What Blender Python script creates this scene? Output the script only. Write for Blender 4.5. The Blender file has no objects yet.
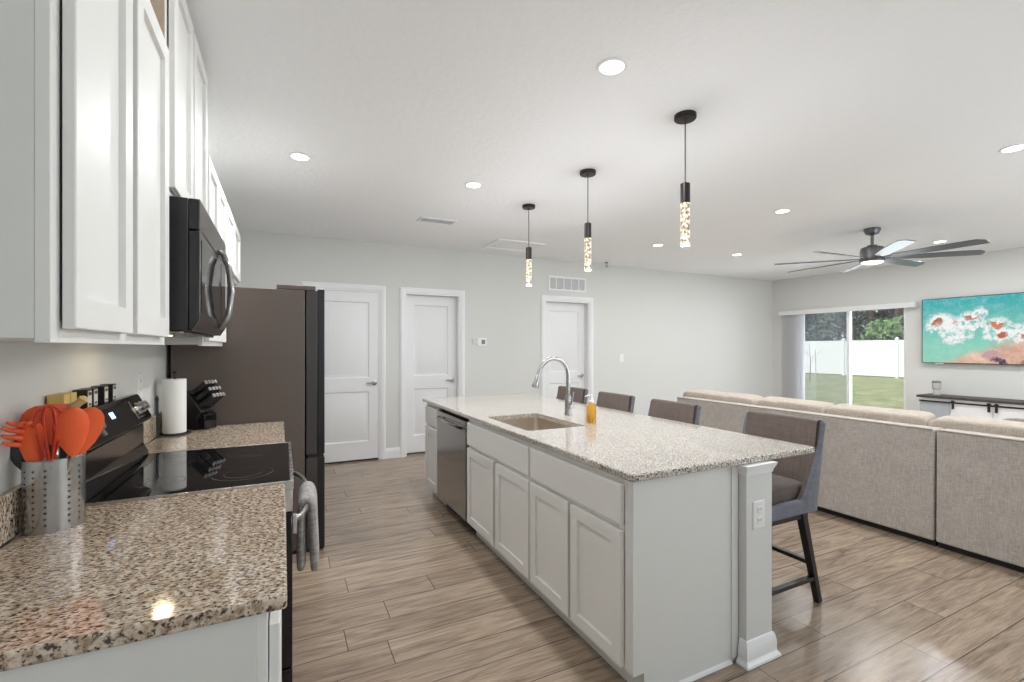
import bpy, bmesh, math, random
from mathutils import Vector, Matrix, noise as mnoise

S = bpy.context.scene
COL = S.collection
PI = math.pi
random.seed(7)

# ------------------------------------------------------------------ camera
cam_d = bpy.data.cameras.new('camera')
cam = bpy.data.objects.new('camera', cam_d)
COL.objects.link(cam)
cam.location = (0, 0, 1.405)
cam.rotation_euler = (PI / 2, 0, -0.457)
cam_d.sensor_width = 36.0
cam_d.lens = 36.0 * 465.0 / 1024.0
cam_d.shift_y = 6.6 / 1024.0
cam_d.clip_start = 0.05
cam_d.clip_end = 300
S.camera = cam

# ------------------------------------------------------------------ view, sky, sun, added ceiling fill, daylight at the door
S.view_settings.view_transform = 'Standard'
S.view_settings.look = 'None'
S.view_settings.gamma = 1.0
S.view_settings.use_curve_mapping = False
S.view_settings.exposure = 0.25

W = bpy.data.worlds.new('sky')
S.world = W
W.use_nodes = True
bg = W.node_tree.nodes['Background']
bg.inputs[0].default_value = (0.80, 0.90, 1.0, 1)
bg.inputs[1].default_value = 0.8


def lamp(name, kind, loc, energy, color=(1, 1, 1), rot=(0, 0, 0), size=None, size_y=None, parent=None, radius=None):
    d = bpy.data.lights.new(name, kind)
    d.energy = energy
    d.color = color
    if kind == 'AREA':
        if size_y:
            d.shape = 'RECTANGLE'
            d.size = size
            d.size_y = size_y
        else:
            d.shape = 'DISK'
            d.size = size
    if radius is not None and kind in ('POINT', 'SPOT'):
        d.shadow_soft_size = radius
    o = bpy.data.objects.new(name, d)
    o.location = loc
    o.rotation_euler = rot
    COL.objects.link(o)
    if parent:
        o.parent = parent
    return o


sun = lamp('sun', 'SUN', (20, 5, 20), 3.6, (1, 0.97, 0.92))
sun.rotation_euler = Vector((0.55, -0.35, -0.76)).to_track_quat('-Z', 'Y').to_euler()
sun.data.angle = math.radians(3)
DAY = (0.84, 0.93, 1.0)
# added fill lamps behind the camera, aimed up at the ceiling; sliding-door daylight
lamp('ceiling_fill', 'AREA', (1.2, -2.50, 1.45), 10, DAY, (PI / 2 + 1.25, 0, 0), 2.2, 1.2)
lamp('ceiling_fill', 'AREA', (5.6, -2.50, 1.15), 160, DAY, (PI / 2 + 1.25, 0, 0), 3.2, 1.8)
lamp('daylight_door', 'AREA', (9.5, 4.75, 1.15), 58, DAY, (PI / 2 + 0.45, 0, PI / 2), 2.2, 1.9)

# ------------------------------------------------------------------ mesh helpers
OFF = {}


class MB:
    """collects geometry in world metres, linked as ONE mesh object by build()"""

    def __init__(self):
        self.v = []
        self.f = []
        self.m = []

    def add(self, verts, faces, mi=0):
        b = len(self.v)
        self.v += [tuple(p) for p in verts]
        for f in faces:
            self.f.append(tuple(b + i for i in f))
            self.m.append(mi)
        return self

    def box(self, x0, x1, y0, y1, z0, z1, mi=0):
        v = [(x, y, z) for z in (z0, z1) for y in (y0, y1) for x in (x0, x1)]
        return self.add(v, [(0, 2, 3, 1), (4, 5, 7, 6), (0, 1, 5, 4), (2, 6, 7, 3), (0, 4, 6, 2), (1, 3, 7, 5)], mi)

    def prism(self, poly, axis, a, b, mi=0):
        """poly: 2d points in the two remaining axes (in x,y,z order)"""
        n = len(poly)

        def P(p, t):
            return {'x': (t, p[0], p[1]), 'y': (p[0], t, p[1]), 'z': (p[0], p[1], t)}[axis]
        v = [P(p, a) for p in poly] + [P(p, b) for p in poly]
        f = [tuple(range(n)), tuple(range(2 * n - 1, n - 1, -1))]
        f += [(i, n + i, n + (i + 1) % n, (i + 1) % n) for i in range(n)]
        return self.add(v, f, mi)

    def tube(self, pts, r, seg=10, mi=0, closed=False, cap=True, flat=None):
        pts = [Vector(p) for p in pts]
        n = len(pts)
        rs = r if isinstance(r, (list, tuple)) else [r] * n
        rings = []
        up = None
        for i, p in enumerate(pts):
            if closed:
                t = pts[(i + 1) % n] - pts[i - 1]
            else:
                t = pts[min(i + 1, n - 1)] - pts[max(i - 1, 0)]
            t.normalize()
            if up is None:
                a = Vector((0, 0, 1)) if abs(t.z) < 0.9 else Vector((1, 0, 0))
                up = (a - t * a.dot(t)).normalized()
            else:
                up = (up - t * up.dot(t)).normalized()
            s = t.cross(up)
            fl = flat or 1.0
            rings.append([p + (up * math.cos(2 * PI * k / seg) + s * math.sin(2 * PI * k / seg) * fl) * rs[i] for k in range(seg)])
        v = [q for ring in rings for q in ring]
        f = []
        for i in range(n if closed else n - 1):
            j = (i + 1) % n
            for k in range(seg):
                f.append((i * seg + k, i * seg + (k + 1) % seg, j * seg + (k + 1) % seg, j * seg + k))
        if cap and not closed:
            f.append(tuple(range(seg)))
            f.append(tuple((n - 1) * seg + k for k in range(seg)))
        return self.add(v, f, mi)

    def lathe(self, prof, c, seg=24, mi=0, axis='z', sx=1.0, sy=1.0, rot=0.0):
        """prof: (radius, height) pairs"""
        v = []
        n = len(prof)
        for r, h in prof:
            for k in range(seg):
                a = 2 * PI * k / seg
                x, y = r * math.cos(a) * sx, r * math.sin(a) * sy
                x, y = x * math.cos(rot) - y * math.sin(rot), x * math.sin(rot) + y * math.cos(rot)
                v.append({'z': (c[0] + x, c[1] + y, c[2] + h), 'x': (c[0] + h, c[1] + x, c[2] + y), 'y': (c[0] + x, c[1] + h, c[2] + y)}[axis])
        f = []
        for i in range(n - 1):
            for k in range(seg):
                f.append((i * seg + k, i * seg + (k + 1) % seg, (i + 1) * seg + (k + 1) % seg, (i + 1) * seg + k))
        if prof[0][0] > 1e-6:
            f.append(tuple(range(seg)))
        if prof[-1][0] > 1e-6:
            f.append(tuple((n - 1) * seg + k for k in range(seg)))
        return self.add(v, f, mi)

    def bar(self, a, b, w, d, mi=0, side=(1, 0, 0), w2=None, d2=None):
        """square bar between two points"""
        a, b = Vector(a), Vector(b)
        t = (b - a).normalized()
        s = Vector(side)
        s = (s - t * s.dot(t)).normalized()
        u = t.cross(s)
        v = []
        for p, ww, dd in ((a, w, d), (b, w2 or w, d2 or d)):
            v += [p + s * (i * ww / 2) + u * (j * dd / 2) for i, j in ((-1, -1), (1, -1), (1, 1), (-1, 1))]
        return self.add(v, [(0, 1, 2, 3), (7, 6, 5, 4), (0, 4, 5, 1), (1, 5, 6, 2), (2, 6, 7, 3), (3, 7, 4, 0)], mi)

    def puff(self, c, s, e=0.35, seg=28, rings=16, mi=0, rot=None, wob=0.0):
        """rounded cushion: superellipsoid of half sizes s"""
        def sp(x, p):
            return math.copysign(abs(x) ** p, x)
        v = []
        M = rot or Matrix.Identity(3)
        for i in range(1, rings):
            la = -PI / 2 + PI * i / rings
            for k in range(seg):
                lo = 2 * PI * k / seg
                p = Vector((s[0] * sp(math.cos(la), e) * sp(math.cos(lo), e), s[1] * sp(math.cos(la), e) * sp(math.sin(lo), e), s[2] * sp(math.sin(la), e)))
                if wob:
                    nn = mnoise.noise((p + Vector(c)) * 5.0)
                    p *= 1 + wob * nn
                v.append(Vector(c) + M @ p)
        f = []
        for i in range(rings - 2):
            for k in range(seg):
                f.append((i * seg + k, i * seg + (k + 1) % seg, (i + 1) * seg + (k + 1) % seg, (i + 1) * seg + k))
        f.append(tuple(range(seg)))
        f.append(tuple((rings - 2) * seg + k for k in range(seg)))
        return self.add(v, f, mi)

    def build(self, name, mat, parent=None, bevel=0.0, seg=2, smooth=True, angle=35, recalc=True):
        me = bpy.data.meshes.new(name)
        off = OFF.get(parent.name, Vector()) if parent else Vector()
        me.from_pydata([tuple(Vector(p) - off) for p in self.v], [], self.f)
        mats = mat if isinstance(mat, (list, tuple)) else [mat]
        for m in mats:
            me.materials.append(m)
        if len(mats) > 1:
            me.polygons.foreach_set('material_index', self.m)
        if recalc:
            bm = bmesh.new()
            bm.from_mesh(me)
            bmesh.ops.recalc_face_normals(bm, faces=bm.faces[:])
            bm.to_mesh(me)
            bm.free()
        if smooth:
            me.polygons.foreach_set('use_smooth', [True] * len(me.polygons))
            me.set_sharp_from_angle(angle=math.radians(angle))
        me.update()
        o = bpy.data.objects.new(name, me)
        COL.objects.link(o)
        if parent:
            o.parent = parent
            OFF[o.name] = off
        if bevel:
            b = o.modifiers.new('bevel', 'BEVEL')
            b.width = bevel
            b.segments = seg
            b.limit_method = 'ANGLE'
            b.angle_limit = math.radians(40)
        return o


def thing(name, label, cat, loc=(0, 0, 0), group=None):
    o = bpy.data.objects.new(name, None)
    o.empty_display_size = 0.1
    o.location = loc
    COL.objects.link(o)
    OFF[o.name] = Vector(loc)
    o['label'] = label
    o['category'] = cat
    if group:
        o['group'] = group
    return o


def tag(o, label, cat, group=None, kind=None):
    o['label'] = label
    o['category'] = cat
    if group:
        o['group'] = group
    if kind:
        o['kind'] = kind
    return o


def struct(o, label=None):
    o['kind'] = 'structure'
    if label:
        o['label'] = label
    return o


def dup(root, loc, rz=None, label=None):
    r = root.copy()
    COL.objects.link(r)
    r.location = loc
    if rz is not None:
        r.rotation_euler = (0, 0, rz)
    if label:
        r['label'] = label
    for ch in list(root.children):
        c = ch.copy()
        COL.objects.link(c)
        c.parent = r
        for g in list(ch.children):
            d = g.copy()
            COL.objects.link(d)
            d.parent = c
    return r


# ------------------------------------------------------------------ materials
class NT:
    def __init__(self, name):
        self.mat = bpy.data.materials.new(name)
        self.mat.use_nodes = True
        self.t = self.mat.node_tree
        self.t.nodes.clear()
        self.out = self.t.nodes.new('ShaderNodeOutputMaterial')

    def n(self, typ, **kw):
        nd = self.t.nodes.new(typ)
        for k, v in kw.items():
            setattr(nd, k, v)
        return nd

    def link(self, a, b):
        self.t.links.new(a, b)

    def put(self, inp, v):
        if hasattr(v, 'links') or isinstance(v, bpy.types.NodeSocket):
            self.link(v, inp)
        else:
            if isinstance(v, (tuple, list)) and len(v) == 3 and inp.type == 'RGBA':
                v = (*v, 1)
            inp.default_value = v

    def math(self, op, a, b=0.0, c=0.0):
        nd = self.n('ShaderNodeMath', operation=op)
        for i, v in enumerate((a, b, c)):
            self.put(nd.inputs[i], v)
        return nd.outputs[0]

    def mix(self, fac, a, b):
        nd = self.n('ShaderNodeMix', data_type='RGBA')
        self.put(nd.inputs[0], fac)
        self.put(nd.inputs[6], a)
        self.put(nd.inputs[7], b)
        return nd.outputs[2]

    def coord(self, which='Object'):
        return self.n('ShaderNodeTexCoord').outputs[which]

    def mapping(self, vec, scale=(1, 1, 1), rot=(0, 0, 0), loc=(0, 0, 0)):
        nd = self.n('ShaderNodeMapping')
        self.link(vec, nd.inputs[0])
        nd.inputs[1].default_value = loc
        nd.inputs[2].default_value = rot
        nd.inputs[3].default_value = scale
        return nd.outputs[0]

    def noise(self, vec, scale, detail=3, rough=0.5, dist=0.0):
        nd = self.n('ShaderNodeTexNoise')
        self.link(vec, nd.inputs['Vector'])
        nd.inputs['Scale'].default_value = scale
        nd.inputs['Detail'].default_value = detail
        nd.inputs['Roughness'].default_value = rough
        nd.inputs['Distortion'].default_value = dist
        return nd.outputs['Fac']

    def voronoi(self, vec, scale, out='Distance', rand=1.0):
        nd = self.n('ShaderNodeTexVoronoi')
        self.link(vec, nd.inputs['Vector'])
        nd.inputs['Scale'].default_value = scale
        nd.inputs['Randomness'].default_value = rand
        return nd.outputs[out]

    def ramp(self, fac, stops, interp='LINEAR'):
        nd = self.n('ShaderNodeValToRGB')
        cr = nd.color_ramp
        cr.interpolation = interp
        while len(cr.elements) < len(stops):
            cr.elements.new(0.5)
        for e, (p, c) in zip(cr.elements, stops):
            e.position = p
            e.color = (*c, 1) if len(c) == 3 else c
        self.put(nd.inputs[0], fac)
        return nd.outputs[0]

    def bump(self, h, strength=0.2, dist=0.01):
        nd = self.n('ShaderNodeBump')
        nd.inputs['Strength'].default_value = strength
        nd.inputs['Distance'].default_value = dist
        self.link(h, nd.inputs['Height'])
        return nd.outputs[0]

    def principled(self, color, rough=0.5, metal=0.0, normal=None, **kw):
        p = self.n('ShaderNodeBsdfPrincipled')
        self.put(p.inputs['Base Color'], color)
        self.put(p.inputs['Roughness'], rough)
        self.put(p.inputs['Metallic'], metal)
        if normal is not None:
            self.link(normal, p.inputs['Normal'])
        for k, v in kw.items():
            self.put(p.inputs[k], v)
        self.link(p.outputs[0], self.out.inputs[0])
        return p


def srgb(r, g, b):
    def f(c):
        c /= 255.0
        return c / 12.92 if c <= 0.04045 else ((c + 0.055) / 1.055) ** 2.4
    return (f(r), f(g), f(b))


def paint(name, col, rough=0.5, bump=0.0, scale=60, var=0.02, **kw):
    t = NT(name)
    c = t.coord()
    nz = t.noise(c, scale, 3)
    lo = tuple(x * (1 - var) for x in col)
    hi = tuple(min(1, x * (1 + var)) for x in col)
    nm = t.bump(nz, bump, 0.002) if bump else None
    t.principled(t.ramp(nz, [(0.3, lo), (0.7, hi)]), rough, normal=nm, **kw)
    return t.mat


def metal(name, col, rough=0.3, stretch=(1, 1, 1), scale=80, var=0.08):
    t = NT(name)
    nz = t.noise(t.mapping(t.coord(), stretch), scale, 2)
    lo = tuple(x * (1 - var) for x in col)
    hi = tuple(min(1, x * (1 + var)) for x in col)
    t.principled(t.ramp(nz, [(0.3, lo), (0.7, hi)]), t.math('MULTIPLY_ADD', nz, 0.12, rough - 0.06), 1.0)
    return t.mat


def glow(name, col, strength):
    t = NT(name)
    e = t.n('ShaderNodeEmission')
    e.inputs[0].default_value = (*col, 1)
    e.inputs[1].default_value = strength
    t.link(e.outputs[0], t.out.inputs[0])
    return t.mat


M = {}
M['wall'] = paint('wall_paint', srgb(219, 219, 215), 0.7, 0.12, 160, 0.01)
M['ceiling'] = None
M['white_trim'] = paint('white_trim_paint', srgb(240, 240, 240), 0.35, 0.0, 20, 0.005)
M['door_white'] = paint('white_door_paint', srgb(236, 236, 236), 0.4, 0.05, 40, 0.005)
M['cabinet'] = paint('white_cabinet_paint', srgb(234, 233, 229), 0.5, 0.0, 20, 0.005)
M['cab_side'] = paint('cabinet_side_laminate', srgb(226, 226, 222), 0.35, 0.0, 20, 0.005)
M['raw_wood'] = paint('cabinet_unfinished_birch', srgb(206, 184, 160), 0.5, 0.05, 30, 0.05)
M['black'] = paint('black_satin', (0.012, 0.012, 0.013), 0.35, 0.0, 30, 0.1)
M['black_gloss'] = paint('black_gloss', (0.008, 0.008, 0.009), 0.06, 0.0, 30, 0.05)
M['black_wood'] = paint('black_stained_wood', (0.010, 0.009, 0.009), 0.35, 0.1, 25, 0.3)
M['bronze'] = metal('dark_bronze', (0.055, 0.05, 0.048), 0.35)
M['steel'] = metal('brushed_steel', (0.60, 0.59, 0.57), 0.28, (1, 1, 30))
M['crock_steel'] = metal('crock_steel', (0.42, 0.41, 0.40), 0.24, (1, 1, 0.05), 40, 0.02)
M['chrome'] = metal('brushed_nickel', (0.50, 0.49, 0.475), 0.22)
M['dark_steel'] = metal('black_stainless', (0.17, 0.15, 0.145), 0.20, (1, 1, 40), 60, 0.03)
M['dw_steel'] = metal('dishwasher_steel', (0.33, 0.315, 0.30), 0.20, (1, 1, 40), 60, 0.03)
M['sink_steel'] = metal('sink_steel', (0.62, 0.55, 0.47), 0.36, (20, 1, 1))
M['fridge_side'] = paint('fridge_side_paint', srgb(98, 87, 80), 0.38, 0.03, 120, 0.02)
M['fridge_dark'] = paint('fridge_door_edge', srgb(62, 59, 57), 0.4, 0.0, 60, 0.03)
M['plastic_white'] = paint('white_plastic', srgb(240, 240, 238), 0.35, 0.0, 20, 0.005)
M['grey_plastic'] = paint('grey_plastic', srgb(120, 124, 124), 0.4, 0.0, 20, 0.01)
M['paper'] = paint('paper_towel', srgb(243, 242, 238), 0.9, 0.25, 220, 0.01)
M['orange'] = paint('orange_silicone', srgb(236, 96, 48), 0.42, 0.0, 30, 0.03)
M['red_orange'] = paint('red_silicone_wire', srgb(196, 56, 30), 0.4, 0.0, 30, 0.05)
M['spoon_wood'] = paint('pale_spoon_wood', srgb(214, 182, 128), 0.6, 0.1, 40, 0.1)
M['spice_yellow'] = paint('spice_yellow', srgb(222, 190, 110), 0.4, 0.0, 40, 0.08)
M['label'] = paint('paper_label', srgb(206, 206, 202), 0.6, 0.0, 40, 0.01)
M['lens'] = glow('downlight_lens', (1.0, 0.98, 0.95), 10)
M['fan_lens'] = glow('fan_light_lens', (1.0, 0.98, 0.95), 5)
M['hood_lens'] = glow('cooktop_light_lens', (1.0, 0.80, 0.50), 9)
M['blue_led'] = glow('clock_digits', (0.25, 0.45, 1.0), 5)
M['valance'] = paint('valance_vinyl', srgb(234, 234, 232), 0.45, 0.0, 20, 0.01)
def mk_vane():
    t = NT('blind_vane')
    a = t.n('ShaderNodeBsdfDiffuse')
    b = t.n('ShaderNodeBsdfTranslucent')
    for q in (a, b):
        q.inputs[0].default_value = (0.92, 0.92, 0.93, 1)
    mx = t.n('ShaderNodeMixShader')
    mx.inputs[0].default_value = 0.62
    t.link(a.outputs[0], mx.inputs[1])
    t.link(b.outputs[0], mx.inputs[2])
    t.link(mx.outputs[0], t.out.inputs[0])
    return t.mat


M['vane'] = mk_vane()
M['slot'] = paint('dark_slot', (0.03, 0.03, 0.03), 0.8)
M['grille_back'] = paint('grille_shadow', srgb(150, 150, 148), 0.8)


def mk_ceiling():
    t = NT('knockdown_ceiling')
    c = t.coord()
    a = t.noise(c, 22, 4, 0.6)
    h = t.ramp(a, [(0.42, (0, 0, 0)), (0.56, (1, 1, 1))])
    t.principled(srgb(249, 250, 251), 0.85, normal=t.bump(h, 0.22, 0.004))
    return t.mat


M['ceiling'] = mk_ceiling()


def mk_floor():
    t = NT('plank_floor')
    c = t.coord()
    sep = t.n('ShaderNodeSeparateXYZ')
    t.link(c, sep.inputs[0])
    x, y = sep.outputs[0], sep.outputs[1]
    w, L = 0.1815, 1.22
    yy = t.math('DIVIDE', t.math('SUBTRACT', y, 0.086), w)
    row = t.math('FLOOR', yy)
    wn = t.n('ShaderNodeTexWhiteNoise', noise_dimensions='1D')
    t.link(row, wn.inputs['W'])
    xx = t.math('ADD', t.math('DIVIDE', x, L), t.math('MULTIPLY', wn.outputs[0], 7.0))
    colm = t.math('FLOOR', xx)
    comb = t.n('ShaderNodeCombineXYZ')
    t.link(row, comb.inputs[0])
    t.link(colm, comb.inputs[1])
    wn2 = t.n('ShaderNodeTexWhiteNoise', noise_dimensions='2D')
    t.link(comb.outputs[0], wn2.inputs['Vector'])
    pid = wn2.outputs[0]
    fy = t.math('FRACT', yy)
    fx = t.math('FRACT', xx)
    ey = t.math('MULTIPLY', t.math('MINIMUM', fy, t.math('SUBTRACT', 1.0, fy)), w)
    ex = t.math('MULTIPLY', t.math('MINIMUM', fx, t.math('SUBTRACT', 1.0, fx)), L)
    e = t.math('MINIMUM', ey, ex)
    seam = t.math('LESS_THAN', e, 0.0022)
    gv = t.n('ShaderNodeCombineXYZ')
    t.link(t.math('MULTIPLY_ADD', x, 1.0, t.math('MULTIPLY', pid, 37.0)), gv.inputs[0])
    t.link(t.math('MULTIPLY', y, 9.0), gv.inputs[1])
    t.link(t.math('MULTIPLY', pid, 11.0), gv.inputs[2])
    g1 = t.noise(gv.outputs[0], 2.2, 6, 0.6, 1.4)
    gv2 = t.n('ShaderNodeCombineXYZ')
    t.link(t.math('MULTIPLY_ADD', x, 1.6, t.math('MULTIPLY', pid, 19.0)), gv2.inputs[0])
    t.link(t.math('MULTIPLY', y, 60.0), gv2.inputs[1])
    g2 = t.noise(gv2.outputs[0], 3.0, 3, 0.6)
    base = t.ramp(g1, [(0.25, srgb(98, 80, 66)), (0.42, srgb(144, 124, 105)), (0.56, srgb(168, 148, 127)), (0.8, srgb(194, 175, 154))])
    fine = t.mix(0.26, base, t.ramp(g2, [(0.3, srgb(80, 64, 52)), (0.7, srgb(196, 180, 162))]))
    tone = t.n('ShaderNodeHueSaturation')
    t.link(t.math('MULTIPLY_ADD', pid, 0.22, 0.88), tone.inputs['Value'])
    t.link(fine, tone.inputs['Color'])
    colr = t.mix(t.math('MULTIPLY', seam, 0.85), tone.outputs[0], srgb(62, 52, 46))
    hb = t.math('SUBTRACT', t.math('MULTIPLY', g2, 0.25), seam)
    t.principled(colr, t.math('MULTIPLY_ADD', g1, 0.10, 0.20), normal=t.bump(hb, 0.12, 0.002))
    return t.mat


M['floor'] = mk_floor()


def mk_granite(name, stops, mid, dark, sc, lo, k_mid, ior):
    t = NT(name)
    c = t.coord()
    cm = t.mapping(c, (1.0, 1.5, 1.0), (0, 0, 0.5))
    n1 = t.noise(cm, sc, 2, 0.55, 0.25)
    n2 = t.noise(cm, sc * 2.3, 2, 0.6)
    n3 = t.noise(c, 14, 3, 0.5)
    n4 = t.noise(t.mapping(c, (1, 1, 1), (0, 0, 0), (5, 3, 1)), sc * 0.75, 2, 0.5)
    base = t.ramp(n4, [(0.36, stops[0]), (0.48, stops[1]), (0.62, stops[2])])
    k = t.math('ADD', t.math('MULTIPLY', n1, 0.70), t.math('ADD', t.math('MULTIPLY', n2, 0.24), t.math('MULTIPLY', n3, 0.06)))
    dk = t.ramp(k, [(lo, (1, 1, 1)), (lo + 0.045, (0, 0, 0))])
    md = t.ramp(k, [(lo + 0.045, (1, 1, 1)), (lo + 0.115, (0, 0, 0))])
    a = t.mix(t.math('MULTIPLY', md, k_mid), base, mid)
    b = t.mix(dk, a, dark)
    t.principled(b, 0.09, **{'IOR': ior})
    return t.mat


M['granite'] = mk_granite('tan_speckled_granite', (srgb(168, 147, 122), srgb(196, 177, 153), srgb(216, 203, 186)), srgb(126, 108, 92), srgb(62, 53, 47), 98, 0.412, 0.66, 1.6)
M['granite_island_lit'] = mk_granite('lit_speckled_granite', (srgb(186, 172, 158), srgb(212, 203, 191), srgb(230, 225, 217)), srgb(128, 119, 111), srgb(46, 43, 42), 135, 0.418, 0.6, 1.95)  # stove-run stone lightened: light on the island top is put into its colour


def mk_fabric(name, c1, c2, scale=260, rough=0.95, sheen=0.2, bump=0.35):
    t = NT(name)
    c = t.coord()
    a = t.noise(t.mapping(c, (1, 1, 0.12)), scale, 2, 0.7)
    b = t.noise(t.mapping(c, (0.12, 0.12, 1)), scale, 2, 0.7)
    m = t.math('MULTIPLY', t.math('ADD', a, b), 0.5)
    big = t.noise(c, 9, 3)
    m2 = t.math('ADD', t.math('MULTIPLY', m, 0.85), t.math('MULTIPLY', big, 0.15))
    t.principled(t.ramp(m2, [(0.40, c1), (0.60, c2)]), rough, normal=t.bump(m, bump, 0.003), **{'Sheen Weight': sheen})
    return t.mat


M['sofa'] = mk_fabric('oatmeal_linen', srgb(172, 164, 155), srgb(202, 195, 187), 150)
M['sofa_cushion'] = mk_fabric('cushion_linen', srgb(172, 160, 146), srgb(196, 185, 172), 150)
M['stool_inner'] = mk_fabric('brown_suede', srgb(84, 71, 64), srgb(98, 84, 76), 60, 0.85, 0.35, 0.15)
M['stool_outer'] = mk_fabric('slate_suede', srgb(92, 93, 103), srgb(106, 107, 118), 60, 0.85, 0.35, 0.15)
M['towel'] = mk_fabric('grey_waffle_towel', srgb(112, 108, 104), srgb(168, 164, 158), 120, 0.95, 0.3, 0.8)
M['pillow_dark'] = mk_fabric('taupe_pillow', srgb(120, 108, 98), srgb(150, 138, 128), 160)


def mk_glass(name, tint=(1, 1, 1), refl=0.06, screen=0.0):
    t = NT(name)
    tr = t.n('ShaderNodeBsdfTransparent')
    tr.inputs[0].default_value = (*tint, 1)
    gl = t.n('ShaderNodeBsdfGlossy')
    gl.inputs['Roughness'].default_value = 0.02
    lw = t.n('ShaderNodeFresnel')
    lw.inputs[0].default_value = 1.35
    mx = t.n('ShaderNodeMixShader')
    t.link(t.math('ADD', lw.outputs[0], refl - 0.02), mx.inputs[0])
    t.link(tr.outputs[0], mx.inputs[1])
    t.link(gl.outputs[0], mx.inputs[2])
    t.link(mx.outputs[0], t.out.inputs[0])
    return t.mat


M['pane'] = mk_glass('window_glass')
M['clear'] = mk_glass('clear_glass', (0.94, 0.96, 0.96), 0.08)


def mk_screen():
    t = NT('insect_screen_mesh')
    tr = t.n('ShaderNodeBsdfTransparent')
    df = t.n('ShaderNodeBsdfDiffuse')
    df.inputs[0].default_value = (0.30, 0.33, 0.40, 1)
    mx = t.n('ShaderNodeMixShader')
    mx.inputs[0].default_value = 0.16
    t.link(tr.outputs[0], mx.inputs[1])
    t.link(df.outputs[0], mx.inputs[2])
    t.link(mx.outputs[0], t.out.inputs[0])
    return t.mat


M['screen_mesh'] = mk_screen()


def mk_pendant_glass():
    t = NT('lit_bubble_glass')
    c = t.coord()
    v = t.voronoi(t.mapping(c, (1, 1, 0.7)), 75)
    nz = t.noise(c, 55, 3, 0.6)
    lw = t.n('ShaderNodeLayerWeight')
    lw.inputs[0].default_value = 0.35
    k = t.math('MULTIPLY', t.ramp(v, [(0.12, (0, 0, 0)), (0.42, (1, 1, 1))]), t.ramp(nz, [(0.42, (0.1, 0.1, 0.1)), (0.58, (1, 1, 1))]))
    k = t.math('MAXIMUM', k, t.ramp(lw.outputs['Facing'], [(0.45, (0, 0, 0)), (0.8, (1, 1, 1))]))
    colr = t.ramp(k, [(0.0, srgb(92, 78, 62)), (0.35, srgb(190, 172, 144)), (1.0, srgb(250, 240, 220))])
    t.principled(colr, 0.1, **{'Emission Color': colr, 'Emission Strength': 0.38})
    return t.mat


M['bubble'] = mk_pendant_glass()


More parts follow.
